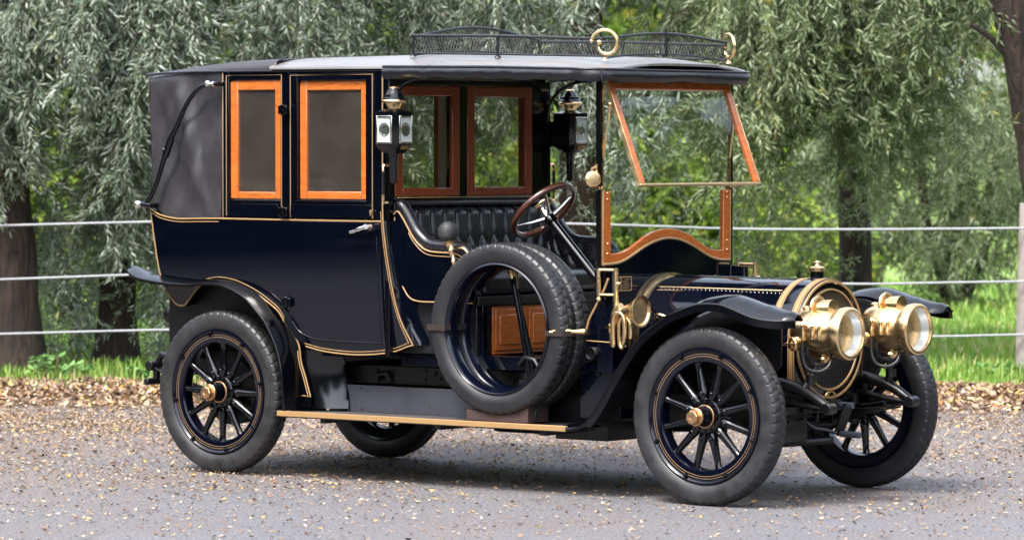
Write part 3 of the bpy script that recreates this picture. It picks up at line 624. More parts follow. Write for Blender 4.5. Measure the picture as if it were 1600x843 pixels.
# ---- wheels
def tyre_mb(closed_back=False):
    b = MB(); N = 324
    prof = [(-.040, .338, 0), (-.050, .350, 0), (-.0605, .375, 0), (-.0625, .395, 0), (-.0600, .415, 0), (-.0555, .430, 1), (-.046, .4405, 2), (-.034, .4455, 3), (-.018, .4485, 4), (0, .4495, 5)]
    prof = prof+[(-a, r, k) for a, r, k in prof[-2::-1]]
    rows = []
    for i in range(N):
        th = 2*PI*i/N; row = []
        for j, (a, r, k) in enumerate(prof):
            d = 0; side = 1 if a < 0 else 0; ph = (i+side*3) % 6
            if k in (1, 2) and ph == 0: d = .0055
            if k == 3 and ph == 1: d = .006
            if k == 4 and ph == 2: d = .0065
            if k == 5: d = .007
            rr = r-d
            row.append((rr*math.cos(th), a, rr*math.sin(th)))
        rows.append(row)
    b.grid(rows, 0, cu=True)
    return b
def make_wheel():
    b = MB()
    ring = [(-.048, .342), (-.055, .340), (-.056, .333), (-.050, .325), (-.044, .322), (-.0425, .285), (-.040, .276), (-.030, .270), (.03, .270), (.044, .278), (.05, .325), (.055, .34), (.048, .342), (.03, .330), (-.03, .330)]
    b.lathe([(a, r) for a, r in ring], (0, 0, 0), (0, 1, 0), 96, 0, loop=True)
    for r in (.3135, .3015): b.lathe([(-.0432+.0008, r-.002), (-.0446, r-.0014), (-.0446, r+.0014), (-.0432+.0008, r+.002)], (0, 0, 0), (0, 1, 0), 96, 1, loop=True)
    w = b.build('wheel', ['rimblue', 'rimgold'], car, 0, 30); w['label'] = 'spoked navy wheel with double gold lining'
    t = tyre_mb().build('tyre', 'tyre', w, 0, 24)
    b = MB()
    for k in range(8):
        a = 2*PI*(k+.25)/8; p = (.320*math.cos(a), 0, .320*math.sin(a))
        b.lathe([(-.066, 0), (-.066, .0075), (-.056, .012), (-.046, .012)], p, (0, 1, 0), 6)
    b.build('rim_bolts', 'black', w)
    sp = MB(); prof = []
    for i in range(13):
        q = i/12; r = .075+q*.200
        wd = interp(q, [(0, .020), (.12, .0215), (.2, .028), (.3, .022), (.8, .0175), (.93, .019), (1, .024)])
        tk = interp(q, [(0, .02), (.2, .026), (.4, .021), (.85, .016), (1, .02)])
        prof.append([(wd*math.cos(2*PI*k/10), -.004+tk*math.sin(2*PI*k/10), r) for k in range(10)])
    sp.grid(prof, 0, cv=True); sp.ball((0, -.028, .118), .0095, 0, 10)
    s0 = sp.build('spoke', 'black', w)
    for k in range(1, 12):
        c = s0.copy(); C.objects.link(c); c.parent = w; c.rotation_euler = (0, 2*PI*k/12, 0)
    hb = MB()
    hb.lathe([(.07, .03), (.06, .088), (-.026, .090), (-.034, .084), (-.036, .058), (-.05, .052), (-.075, .045), (-.10, .041), (-.112, .037)], (0, 0, 0), (0, 1, 0), 40, 0)
    for k in range(12):
        a = 2*PI*(k+.5)/12; hb.lathe([(-.044, 0), (-.044, .006), (-.034, .0085)], (.073*math.cos(a), 0, .073*math.sin(a)), (0, 1, 0), 6, 0)
    hb.lathe([(-.036, .052), (-.041, .060), (-.044, .058), (-.046, .050)], (0, 0, 0), (0, 1, 0), 40, 1)
    hb.build('hub', ['black', 'bronze'], w)
    cp = MB(); cp.lathe([(-.105, .040), (-.110, .046), (-.120, .046), (-.124, .042)], (0, 0, 0), (0, 1, 0), 32)
    cp.lathe([(-.122, .036), (-.150, .036), (-.155, .032), (-.156, .013), (-.153, .011), (-.153, 0)], (0, 0, 0), (0, 1, 0), 8)
    cp.build('hub_cap', 'bronze', w, 0, 25)
    return w
wheel0 = make_wheel()
def place_wheel(x, s, rot, first=False):
    if first: o = wheel0
    else:
        o = wheel0.copy(); C.objects.link(o); o.parent = car
        for c in wheel0.children:
            if c is o: continue
            k = c.copy(); C.objects.link(k); k.parent = o
    o.location = (x, s*TR, WR)
    o.rotation_euler = (0, rot, 0) if s < 0 else (0, rot, PI)
place_wheel(0, -1, R(1), True); place_wheel(WB, -1, R(-14)); place_wheel(0, 1, R(8)); place_wheel(WB, 1, R(4))

# ---- coachwork
def ysf(z): t = max(0, (1.40-z)/.70); return .715-.05*t**1.5
ZB = [(-.533, 1.43), (-.521, 1.36), (-.509, 1.292), (-.484, 1.128), (-.447, 1.02), (-.385, .938), (-.345, .915), (-.31, .915), (-.286, .93), (-.225, .99), (-.162, 1.036), (-.09, 1.058), (-.015, 1.062), (.1, 1.045), (.227, 1.000), (.33, .945), (.395, .900), (.43, .85), (.50, .765), (.578, .715), (.72, .69), (.952, .68), (1.18, .70), (1.308, .738), (1.341, .741)]
ZT = [(-.533, 1.452), (-.49, 1.432), (-.443, 1.416), (-.328, 1.400), (-.017, 1.404), (1.166, 1.403), (1.167, 1.403), (1.183, 1.281), (1.217, 1.056), (1.262, .883), (1.341, .745)]
def cols(x0, x1, n=60):
    xs = sorted(set([round(x0+(x1-x0)*i/n, 4) for i in range(n+1)]+[p[0] for p in ZB+ZT if x0 <= p[0] <= x1])); return xs
def body_side(s, x0, x1, zb, zt, off=0, rows=12):
    g = []
    for x in cols(x0, x1):
        a = interp(x, zb); t = max(a+.002, interp(x, zt))
        g.append([(x, s*(ysf(lerp(a, t, j/rows))+off), lerp(a, t, j/rows)) for j in range(rows+1)])
    return g
def line(b, pts, s, off=.0, r=.0045, mi=1, k=4):
    P = [(x, s*(ysf(z)+off), z) for x, z in pts]
    b.tube(spline(P, k) if len(P) > 2 else P, r, 6, mi)
b = MB()
for s in (-1, 1):
    b.slab(body_side(s, -.533, 1.341, ZB, ZT), (0, -s*.02, 0))
    bl = [(-.533, 1.452), (-.49, 1.432), (-.443, 1.416), (-.328, 1.400), (-.17, 1.402), (-.017, 1.404), (.4, 1.402), (.8, 1.401), (1.16, 1.401)]
    line(b, bl, s, .002, .0045); line(b, [(x, z-.017) for x, z in bl[:6]], s, .001, .0026)
    line(b, [(-.533, 1.44), (-.509, 1.292), (-.484, 1.128), (-.447, 1.02), (-.385, .938), (-.345, .917), (-.31, .915)], s, .001, .0042)
    ar = [(-.31, .915), (-.286, .93), (-.225, .99), (-.162, 1.036), (-.09, 1.058), (-.015, 1.062), (.1, 1.045), (.227, 1.0), (.33, .945), (.395, .90), (.43, .85)]
    line(b, ar, s, .001, .0042); line(b, [(x+.004, z+.018) for x, z in ar[2:]], s, .001, .0023)
    bt = [(.578, .716), (.72, .691), (.952, .681), (1.18, .701), (1.308, .738), (1.341, .743)]
    line(b, bt, s, .001, .0042); line(b, [(x-.005, z+.016) for x, z in bt[:-1]], s, .001, .0024)
    fr = [(1.167, 2.19), (1.167, 1.8), (1.167, 1.455), (1.183, 1.281), (1.217, 1.056), (1.262, .883), (1.341, .743)]
    line(b, fr, s, .001, .0042); line(b, [(x-.014, z) for x, z in fr[2:-1]]+[(1.312, .752)], s, .001, .0023)
    # swept front return between the coachline and the seat panel
    rt_ = [(1.169, 1.403), (1.184, 1.281), (1.218, 1.056), (1.263, .883), (1.342, .743)]
    g = []
    for i, p in enumerate(spline([(x, 0, z) for x, z in rt_], 5)):
        g.append([(p.x+.005+.03*q+.05*q*q, s*(ysf(p.z)-.003-.05*q**.6), p.z+.004*q) for q in (0, .3, .6, 1)])
    b.slab(g, (0, -s*.015, 0))
# back panel, bowed
bk = [(-.533, 1.445), (-.509, 1.292), (-.484, 1.128), (-.447, 1.02), (-.385, .938), (-.32, .915)]
g = []
for p in spline([(x, 0, z) for x, z in bk], 4):
    g.append([(p.x-.045*(1-(t/10-1)**2)**.5*(1 if 0 < t < 20 else 0), ysf(p.z)*(t/10-1), p.z) for t in range(21)])
b.slab(g, (.02, 0, 0))
b.box(-.3, 1.3, -.60, .60, .665, .69)
b.build('rear_body', ['navy', 'gold'], car, 0, 32)

# window side above the belt: pillars and rails, both sides
zt_, zb_ = 2.21, 1.405
for s in (-1, 1):
    b = MB(); y0, y1 = (s*.66, s*.70)
    def bar(x0, x1, z0, z1, e=0): b.box(x0, x1, min(y0, y1+s*e), max(y0, y1+s*e), z0, z1)
    bar(0, .045, zb_, zt_); bar(.425, .487, zb_, zt_); bar(1.05, 1.165, zb_, zt_, .004)
    bar(.045, .425, 2.165, zt_); bar(.045, .425, zb_, 1.51)
    bar(.487, 1.05, 2.18, zt_)
    b.box(.055, .41, min(s*.70, s*.706), max(s*.70, s*.706), 1.418, 1.487)
    b.box(.04, .43, min(s*.70, s*.709), max(s*.70, s*.709), 1.496, 1.507)
    def gl(p): b.tube([(x, s*.7015, z) for x, z in p], .0034, 6, 1)
    gl([(.002, 2.205), (.002, 1.412)]); gl([(.028, 1.42), (.028, 2.19), (.434, 2.19), (.434, 1.42)])
    gl([(1.158, 2.2), (1.158, 1.41)])
    b.build('window_pillars', ['navy', 'gold'], car, .004)
    def wframe(x0, x1, z0, z1, g0, g1, h0, h1, parent, name='window_frame'):
        f = MB(); ya, yb = sorted((s*.668, s*.690))
        f.box(x0, g0, ya, yb, z0, z1); f.box(g1, x1, ya, yb, z0, z1); f.box(g0, g1, ya, yb, z0, h0); f.box(g0, g1, ya, yb, h1, z1)
        o = f.build(name, 'wood', parent, .005)
        p = MB(); p.box(g0-.005, g1+.005, s*.677-.002, s*.677+.002, h0-.005, h1+.005); p.build('pane', 'dimglass', o)
        return o
    wframe(.048, .42, 1.513, 2.162, .103, .376, 1.552, 2.108, car, 'quarter_window')
    # door
    b = MB()
    DB = [(.478, .915), (.50, .845), (.535, .80), (.59, .768), (.68, .748), (.9, .742), (1.152, .742)]
    g = []
    for i in range(41):
        x = .478+(1.152-.478)*i/40; a = interp(x, DB)
        g.append([(x, s*(ysf(lerp(a, 1.395, j/12))+.009), lerp(a, 1.395, j/12)) for j in range(13)])
    b.slab(g, (0, -s*.008, 0))
    yo = sorted((s*.672, s*.708))
    b.box(.492, .553, *yo, 1.41, 2.195); b.box(1.042, 1.10, *yo, 1.41, 2.195); b.box(.553, 1.042, *yo, 2.158, 2.195); b.box(.553, 1.042, *yo, 1.41, 1.512)
    b.box(.51, 1.085, *sorted((s*.707, s*.714)), 1.422, 1.488); b.box(.54, 1.055, *sorted((s*.707, s*.717)), 1.497, 1.509)
    gl = lambda p: b.tube([(x, s*.709, z) for x, z in p], .0034, 6, 1)
    gl([(.505, 1.415), (.505, 2.186), (1.09, 2.186), (1.09, 1.415)])
    P = [(x, s*(ysf(z)+.010), z) for x, z in [(.50, .85), (.535, .806), (.59, .775), (.68, .755), (.9, .749), (1.13, .749)]]
    b.tube(spline(P, 4), .005, 6, 0)
    P = [(x, s*(ysf(z)+.009), z) for x, z in [(1.128, .76), (1.128, 1.0), (1.128, 1.32)]]
    b.tube(P, .0035, 6, 0)
    door = b.build('door', ['navy', 'gold'], car, .003, 32)
    wframe(.556, 1.039, 1.515, 2.155, .606, .992, 1.558, 2.103, door)
    for z in (2.0, 1.445, .955):
        h = MB(); yy = s*(ysf(z)+.012); h.box(.448, .508, min(yy, yy+s*.02), max(yy, yy+s*.02), z-.024, z+.024); h.tube([(.478, yy+s*.014, z-.03), (.478, yy+s*.014, z+.03)], .012, 10)
        h.build('hinge', 'black', door, .003)
    h = MB(); h.lathe([(0, .018), (.012, .018), (.02, .012), (.05, .010)], (1.085, s*.722, 1.368), (0, s, 0), 16, 0)
    h.tube(spline([(1.095, s*.772, 1.372), (1.06, s*.776, 1.362), (1.02, s*.774, 1.348), (.985, s*.768, 1.342)], 5), [.013]*8+[.010]*8, 10, 0)
    h.tube([(1.085, s*.76, 1.372), (1.10, s*.778, 1.374)], .014, 10, 0)
    h.build('handle', ['nickel'], door)
    h = MB(); h.lathe([(0, .011), (.006, .011), (.007, 0)], (1.085, s*.714, 1.452), (0, s, 0), 14); h.box(1.081, 1.089, *sorted((s*.714, s*.721)), 1.43, 1.452); h.build('lock_plate', 'dullbrass', door)
    # grab handle on the front post
    h = MB(); h.tube([(1.192, s*.70, 1.70), (1.192, s*.735, 1.70), (1.192, s*.74, 1.69), (1.192, s*.74, 1.66)], .008, 8, 1)
    h.tube([(1.192, s*.74, 1.665), (1.192, s*.74, 1.545)], .009, 8, 0); h.tube([(1.192, s*.74, 1.55), (1.192, s*.74, 1.51), (1.192, s*.735, 1.50), (1.192, s*.70, 1.50)], .008, 8, 1)
    h.build('grab_handle', ['iron', 'brass'], car)
# interior
b = MB()
b.box(-.45, -.35, -.57, .57, 1.0, 1.62); b.box(-.42, .12, -.57, .57, .92, 1.1)
for k in range(7): b.lathe([(-.5, .10), (-.45, .12), (0, .125), (.45, .12), (.5, .10)], (-.30, -.44+k*.1467, 1.12), (0, 0, 1), 12)
b.build('rear_seat', 'beige', car, .03, 60)
b = MB()
for s in (-1, 1):
    b.box(-.45, .46, *sorted((s*.635, s*.652)), 1.10, 1.49); b.box(.46, 1.15, *sorted((s*.635, s*.652)), .76, 1.49); b.box(.10, .42, *sorted((s*.652, s*.659)), 1.40, 1.50)
    b.box(-.50, .04, *sorted((s*.642, s*.656)), 1.44, 2.16); b.box(.43, .48, *sorted((s*.645, s*.659)), 1.45, 2.16); b.box(1.07, 1.13, *sorted((s*.645, s*.659)), 1.45, 2.16)
b.box(-.51, -.49, -.64, .64, 1.42, 2.15); b.box(-.5, 1.15, -.64, .64, 2.165, 2.18)
b.build('interior_lining', 'beige', car)

b = MB()
for s in (-1, 1): b.box(-.50, .50, *sorted((s*.585, s*.60)), .62, 1.095); b.box(-.34, .48, *sorted((s*.60, s*.665)), 1.075, 1.09)
b.box(-.47, -.455, -.58, .58, .70, 1.1)
b.build('wheel_house', 'hose', car)
# partition with its two windows
b = MB(); X0, X1 = 1.168, 1.20
Y = [-.70, -.655, -.105, -.042, .532, .70]
for y0, y1, z0, z1 in [(Y[0], Y[1], .68, 2.16), (Y[2], Y[3], 1.53, 2.13), (Y[4], Y[5], .68, 2.16), (Y[1], Y[4], .68, 1.53), (Y[1], Y[4], 2.13, 2.16)]: b.box(X0, X1, y0, y1, z0, z1)
b.box(1.20, 1.213, -.66, .55, 1.500, 1.522); b.box(1.20, 1.208, -.64, .54, 1.523, 1.529, 1)
b.build('partition', ['black', 'gold'], car, .003)
for (y0, y1) in ((-.652, -.108), (-.039, .529)):
    f = MB(); e = .062
    f.box(1.178, 1.204, y0, y0+e, 1.533, 2.127); f.box(1.178, 1.204, y1-e, y1, 1.533, 2.127); f.box(1.178, 1.204, y0+e, y1-e, 1.533, 1.578); f.box(1.178, 1.204, y0+e, y1-e, 2.072, 2.127)
    o = f.build('partition_window', 'shadewood', car, .005)
    p = MB(); p.box(1.188, 1.192, y0+e-.005, y1-e+.005, 1.575, 2.075); p.build('pane', 'glass', o)

# folding leather hood
b = MB(); g = []
NX, NZ = 40, 30
def hood_sec(x, inset=0):
    zb = interp(x, ZT)+.004 if x < 0 else 2.205
    ztop = interp(x, [(-.57, 2.205), (-.45, 2.232), (-.35, 2.243), (-.2, 2.258), (0, 2.274), (.38, 2.283)])
    pts = []; rr = .05 if x < 0 else .05
    hh = ztop-rr-.012-zb
    for j in range(NZ+1):
        q = j/NZ; z = zb+max(hh, .004)*q; y = .694
        if x < 0:
            e = (1-q)*.0; tt = (x+.55)/.55
            y += 1.9*(.010*math.sin(9*tt+5*q)*math.sin(PI*min(1, max(0, tt)))+.006*math.sin(17*(tt-q*.9)+1)+.008*math.exp(-((tt-.35-.45*(1-q))/.06)**2)+.007*math.exp(-((tt-.12-.75*(1-q)**1.3)/.05)**2)-.007*math.exp(-((tt-.55-.25*(1-q))/.08)**2))*math.sin(PI*min(1, max(0, tt*.98+.01)))**.5*math.sin(PI*min(1, q*.97+.015))**.5
        pts.append((y-inset, z))
    for j in range(1, 7):
        a = PI/2*j/6; pts.append((.694-rr+rr*math.cos(a)-inset, ztop-rr-.012+(rr)*math.sin(a)))
    for y in (.5, .25, 0): pts.append((y, ztop-.012+.03*(1-(y/.64)**2)))
    return pts
for i in range(NX+1):
    x = -.565+.945*i/NX if i else -.565
    xs = x
    sec = hood_sec(max(x, -.533) if x < -.533 else x)
    row = []
    for k, (y, z) in enumerate(sec):
        xx = x
        if x < 0 and k <= NZ:  # back edge leans: lower corner sits further forward
            xx = x+(.035*(1-k/NZ))*max(0, -x/.565)**2
        row.append((xx, -y, z))
    g.append(row+[(p[0], -p[1], p[2]) for p in row[-2::-1]])
b.slab(g, (0, 0, -.006))
bk = g[0]; n = len(bk)//2
rows = [[(bk[k][0]-.05*math.sin(PI*j/16)**.5, lerp(bk[k][1], -bk[k][1], j/16), bk[k][2]) for j in range(17)] for k in range(n)]
b.slab(rows, (.006, 0, 0))
b.tube([(.38, -.60, 2.289), (.383, -.688, 2.262), (.383, -.699, 2.235)], .006, 6)
hood = b.build('folding_hood', ['hood', 'gold'], car, 0, 50)
b = MB()
for s in (-1, 1): b.tube([(-.57, s*.698, 2.2), (-.45, s*.700, 2.208), (-.2, s*.702, 2.214), (.38, s*.703, 2.212), (1.16, s*.703, 2.207)], .007, 8)
b.build('drip_rail', 'black', car)
# landau irons
for s in (-1, 1):
    pts = [(-.053, 2.145), (-.128, 2.122), (-.212, 2.047), (-.29, 1.924), (-.35, 1.83), (-.40, 1.72), (-.45, 1.6), (-.511, 1.503), (-.56, 1.482)]
    P = spline([(x, s*.752, z) for x, z in pts], 4)
    b = MB(); b.tube(P, [.0125+.004*math.exp(-((i/len(P)-.5)/.12)**2) for i in range(len(P))], 10)
    b.tube([(-.34, s*.752, 1.845), (-.385, s*.752, 1.745)], .02, 10); b.ball((-.385, s*.765, 1.78), .014)
    b.tube([(.0, s*.70, 2.145), (.0, s*.755, 2.145), (-.05, s*.755, 2.145)], .013, 10); b.tube([(-.50, s*.70, 1.472), (-.50, s*.755, 1.472), (-.56, s*.755, 1.479)], .015, 10)
    o = b.build('landau_iron', 'black', car)
    b = MB(); b.ball((-.045, s*.772, 2.145), .019, 0, 14); b.lathe([(0, .014), (.03, .014), (.035, .018), (.05, .018), (.055, 0)], (-.06, s*.752, 2.143), (1, 0, 0), 12); b.build('iron_knob', 'nickel', o); b = MB()
    b.ball((-.592, s*.756, 1.477), .022, 0, 14); b.lathe([(0, .014), (.025, .016), (.035, .01)], (-.565, s*.755, 1.478), (-1, 0, 0), 12)
    b.build('iron_knob', 'nickel', o)

# fixed roof
def roofw(x): return .722 if x < 2.42 else (.722-.18*(1-math.sqrt(max(0, 1-((x-2.42)/.21)**2))))
b = MB(); g = []
xs = [.36+.05*i for i in range(42)]+[2.42+.21*math.sin(PI/2*i/10) for i in range(1, 11)]
for x in xs:
    h = roofw(x)-.004; ze = interp(x, [(.3, 2.232), (1.2, 2.226), (1.9, 2.215), (2.70, 2.195)]); cr = interp(x, [(.3, .060), (1.2, .075), (2.3, .07), (2.7, .03)])
    row = []
    for k in range(33):
        t = -1+2*k/32; y = h*math.sin(t*PI/2) if abs(t) < 1 else h*t
        row.append((x, y, ze+cr*(1-abs(y/h)**3.4)**.8 if abs(t) < 1 else ze))
    g.append(row)
b.slab(g, (0, 0, -.012))
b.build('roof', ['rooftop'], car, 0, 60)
b = MB(); b.box(.36, 2.45, -.69, .69, 2.172, 2.20); b.box(2.45, 2.60, -.55, .55, 2.170, 2.19); b.build('roof_lining', 'iron', car)
# hanging canopy valance around the driver's open front
b = MB(); path = []
for i in range(40): path.append((1.175+(2.42-1.175)*i/39, -.722))
for i in range(1, 12): a = PI/2*i/12; path.append((2.42+.21*math.sin(a), -(.722-.18*(1-math.cos(a)))))
half = path[:]
for i in range(1, 8): path.append((2.632, -.54+1.08*i/8))
path += [(x, -y) for x, y in half[::-1]]
g = []
for i, (x, y) in enumerate(path):
    zt = interp(x, [(1.17, 2.222), (1.9, 2.212), (2.7, 2.190)]); hgt = .058+.004*math.sin(i*.9)+.003*math.sin(i*2.3)
    nx, ny = (0, -1) if i < 40 else ((0, 1) if i >= len(path)-40 else (1, 0))
    col = []
    for j in range(7):
        q = j/6; o_ = .012*math.sin(PI*q)+.004*math.sin(i*1.3+q*3)*q
        col.append((x+nx*o_, y+ny*o_, zt-hgt*q))
    g.append(col)
b.slab(g, (0, 0, .003))
pp = [(x, y, interp(x, [(1.17, 2.226), (1.9, 2.216), (2.7, 2.194)])) for x, y in path]
b.tube(pp, .0075, 8); 
b.tube([(2.585, -.650, 2.20), (2.592, -.668, 2.17), (2.600, -.664, 2.13), (2.604, -.65, 2.12)], .0055, 6)
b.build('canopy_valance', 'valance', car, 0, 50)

# roof luggage rail
b = MB(); xr, xf, yr = 1.24, 2.515, .548
def railz(x): return interp(x, [(1.24, 2.394), (1.85, 2.382), (2.515, 2.355)])
def footz(x, y=.458): return interp(x, [(1.24, 2.284), (1.85, 2.270), (2.515, 2.252)])+ .03*(1-(y/.548)**2)
near = [(x, -yr, railz(x)) for x in np.linspace(xr, xf, 14)]; far = [(p[0], yr, p[2]-.012) for p in near]
rear = [(xr, yr*t, 2.39+.058*math.cos(t*PI/2)**1.3) for t in np.linspace(-1, 1, 17)]
fron = [(xf, yr*t, 2.358+.036*math.cos(t*PI/2)**1.3) for t in np.linspace(-1, 1, 17)]
for p in (near, far, rear, fron): b.tube(p, .0075, 8)
for x in (xr, 1.82): 
    for s in (-1, 1): b.tube([(x, s*yr, footz(x)-.01), (x, s*yr, railz(x))], .008, 8); b.lathe([(0, .02), (.008, .016), (.012, .008)], (x, s*yr, footz(x)-.012), (0, 0, 1), 10)
b.tube([(xf, 0, footz(xf, 0)-.01), (xf, 0, 2.42)], .008, 8)
for s in (-1, 1): b.tube([(x, s*yr, footz(x)+.006) for x in np.linspace(xr, xf, 8)], .0055, 8)
b.tube([(xr, yr*t, footz(xr, yr*t)+.004) for t in np.linspace(-1, 1, 9)], .0055, 8); b.tube([(xf, yr*t, footz(xf, yr*t)+.004) for t in np.linspace(-1, 1, 9)], .0055, 8)
rack = b.build('roof_rail', 'iron', car)
b = MB(); r_ = .0014
def net(base, top, L, n):
    lean = .9
    for i in range(-6, n+6):
        for sg in (1, -1):
            pts = []
            for q in (0, .25, .5, .75, 1):
                t = (i+sg*lean*1.2*(q-.5)*2)/n
                if 0 <= t <= 1:
                    B, T = Vector(base(t)), Vector(top(t)); pts.append(B.lerp(T, q))
            if len(pts) > 1: b.tube(pts, r_, 3)
for s in (-1, 1): net(lambda t: (lerp(xr, xf, t), s*yr, footz(lerp(xr, xf, t))), lambda t: (lerp(xr, xf, t), s*yr, railz(lerp(xr, xf, t))-(0 if s < 0 else .012)), 1.28, 60)
net(lambda t: (xr, lerp(-yr, yr, t), footz(xr, lerp(-yr, yr, t))), lambda t: (xr, lerp(-yr, yr, t), 2.39+.058*math.cos((2*t-1)*PI/2)**1.3), .9, 46)
net(lambda t: (xf, lerp(-yr, yr, t), footz(xf, lerp(-yr, yr, t))), lambda t: (xf, lerp(-yr, yr, t), 2.358+.036*max(0, math.cos((2*t-1)*PI/2))**1.3), .9, 46)
b.build('wire_netting', 'iron', rack)
for s in (-1, 1):
    ea = R(25); ex = Vector((math.cos(ea), -s*math.sin(ea), 0)); c = Vector((xf+.012, s*yr, 2.333)); pts = []
    for i in range(46):
        q = i/45; a = R(172)-q*R(360); rr = lerp(.072, .064, q/.6) if q < .6 else lerp(.064, .030, ((q-.6)/.4)**1.3)
        pts.append(c+ex*(rr*math.cos(a))+Vector((0, 0, rr*math.sin(a))))
    b = MB(); b.tube(pts, [lerp(.0075, .0095, min(1, i/20)) for i in range(46)], 8); b.ball(pts[-1], .0145, 0, 12); b.ball(pts[0], .0105, 0, 10)
    b.tube([c+Vector((0, 0, -.062)), c+Vector((0, 0, -.080))], .009, 8); b.lathe([(0, .018), (.01, .014), (.014, .008)], c+Vector((0, 0, -.088)), (0, 0, 1), 12)
    b.build('rail_scroll', 'brass', rack)

# ---- driver's compartment
def pleat(y, z, zsplit, p=.105, q=.17):
    a = abs(math.sin(PI*y/p)); up = a**.35
    u_ = y/p+(z-zsplit)/q; v_ = y/p-(z-zsplit)/q
    dm = (abs(math.sin(PI*u_/1))*abs(math.sin(PI*v_/1)))**.33
    t = min(1, max(0, (z-zsplit+.01)/.03)); return dm*(1-t)+up*t
b = MB(); g = []
for i in range(133):
    y = -.63+1.26*i/132; col = []
    for j in range(49):
        q = j/48; z = 1.08+.405*q
        x = 1.295-.06*q+.024*pleat(y, z, 1.33)
        if q > .88: x -= .06*((q-.88)/.12)**2
        col.append((x, y, z))
    g.append(col)
b.slab(g, (-.055, 0, 0))
b.box(1.205, 1.255, -.63, .63, 1.0, 1.45)
for zz, sh in ((1.33, 0), (1.245, .5), (1.16, 0)):
    for k in range(-6, 7):
        y = (k+sh)*.105
        if abs(y) < .6: b.ball((1.30-.06*(zz-1.08)/.405, y, zz), .0085, 1, 8)
b.tube([(1.222, -.64, 1.497), (1.222, .62, 1.492)], .016, 8, 0)
b.build('seat_back', ['leather', 'leather'], car, 0, 80)
b = MB()
b.box(1.22, 1.78, -.60, .60, 1.02, 1.13); b.build('seat_cushion', 'leather', car, .03, 60, 4)
b = MB(); b.box(1.74, 1.765, -.64, .60, .962, 1.012); b.box(1.2, 1.735, -.62, .60, .70, 1.015)
b.build('seat_base', 'iron', car, .004)
b = MB(); X = 1.736
b.box(X, X+.014, -.50, .075, .70, .955)
for y0, y1 in ((-.485, -.235), (-.20, .06)):
    b.box(X+.012, X+.022, y0, y1, .72, .94); b.box(X+.018, X+.027, y0+.03, y1-.03, .75, .91)
b.build('wooden_locker', 'wood', car, .004)
ARM = [(1.199, 1.476), (1.225, 1.493), (1.262, 1.455), (1.30, 1.40), (1.335, 1.352), (1.39, 1.305), (1.44, 1.285), (1.50, 1.279), (1.571, 1.277), (1.640, 1.268), (1.685, 1.238), (1.72, 1.18)]
for s in (-1, 1):
    top = [(p.x, p.z-.03) for p in spline([(x, 0, z) for x, z in ARM], 4)]
    bot = [(1.76, 1.02), (1.74, .978), (1.456, .976), (1.362, .977), (1.299, 1.0), (1.246, 1.072), (1.209, 1.193), (1.197, 1.40)]
    b = MB(); b.prism(top+bot, s*.605, s*.655, 'y', 0)
    P = [(x, s*.656, z) for x, z in [(1.20, 1.425), (1.209, 1.193), (1.225, 1.12), (1.246, 1.072), (1.299, 1.0), (1.362, .979), (1.456, .977), (1.74, .977)]]
    b.tube(spline(P, 4), .0045, 6, 1)
    P = [(x, s*.66, z-.038) for x, z in ARM]; b.tube(spline(P, 4), .0055, 6, 1)
    P = [(x-.004, s*.656, z-.058) for x, z in ARM[3:]]; b.tube(spline(P, 4), .003, 6, 1)
    b.box(1.20, 2.45, *sorted((s*.52, s*.60)), .63, .70, 0); b.box(1.20, 1.76, *sorted((s*.56, s*.60)), .69, .98, 0)
    arm = b.build('seat_side', ['navy', 'gold'], car, .003)
    b = MB(); P = spline([(x, s*.628, z-.006) for x, z in ARM], 4)
    b.tube(P, [.034 if 2 < i < len(P)-3 else .026 for i in range(len(P))], 12)
    g = []
    for i in range(61):
        x = 1.26+.46*i/60; zt = interp(x, ARM)-.012; col = []
        for j in range(25):
            z = lerp(1.10, zt, j/24); col.append((x, s*(.585-.022*pleat(x, z, zt-.06, .095, .13)), z))
        g.append(col)
    b.slab(g, (0, s*.03, 0))
    b.build('arm_padding', 'leather', arm, 0, 80)
b = MB(); b.box(1.2, 2.5, -.56, .56, .655, .685); b.build('floor', 'iron', car)
for y, px in ((-.2, 2.28), (-.32, 2.33)):
    b = MB(); b.tube([(px+.1, y, .69), (px, y, .80)], .009, 8); b.box(px-.03, px+.01, y-.03, y+.03, .80, .82); b.build('pedal', 'iron', car, .003)
b = MB(); b.lathe([(0, .018), (.01, .018), (.012, .008), (.06, .008), (.062, .016), (.085, .016), (.09, 0)], (1.86, -.35, .685), (0, 0, 1), 12); b.build('foot_switch', 'iron', car)
# levers
for y, o_ in ((-.565, 0), (-.61, .045)):
    b = MB(); g = []
    for i in range(9):
        q = i/8; x = lerp(2.085, 1.93, q)+o_*(.3+q*.7); z = lerp(.575, 1.12, q); wd = lerp(.026, .016, q)
        g.append([(x-wd, y-.007, z), (x+wd, y-.007, z), (x+wd, y+.007, z), (x-wd, y+.007, z)])
    b.grid(g, 0, cv=True); b.f.append([0, 1, 2, 3]); b.m.append(0)
    b.tube([(x_-.0, y-.009, z_) for x_, z_ in [(2.075+o_*.3, .62), (1.94+o_, 1.08)]], .006, 6)
    l = b.build('brake_lever' if o_ else 'gear_lever', 'black', car, .002)
    b = MB(); x = 1.925+o_; b.lathe([(0, .010), (.02, .014), (.07, .016), (.09, .010), (.095, 0)], (x, y, 1.11), (-.2, 0, 1), 12); b.tube([(x+.03, y, 1.15), (x+.035, y, 1.06)], .006, 6); b.build('lever_grip', 'brass', l)
b = MB(); b.lathe([(0, .06), (.02, .062), (.05, .05), (.055, 0)], (2.09, -.55, .60), (0, -1, 0), 20)
b.tube([(2.02, -.62, .66), (2.06, -.62, .70), (2.12, -.62, .69), (2.16, -.62, .64)], .014, 8); b.box(2.0, 2.2, -.6, -.44, .53, .58)
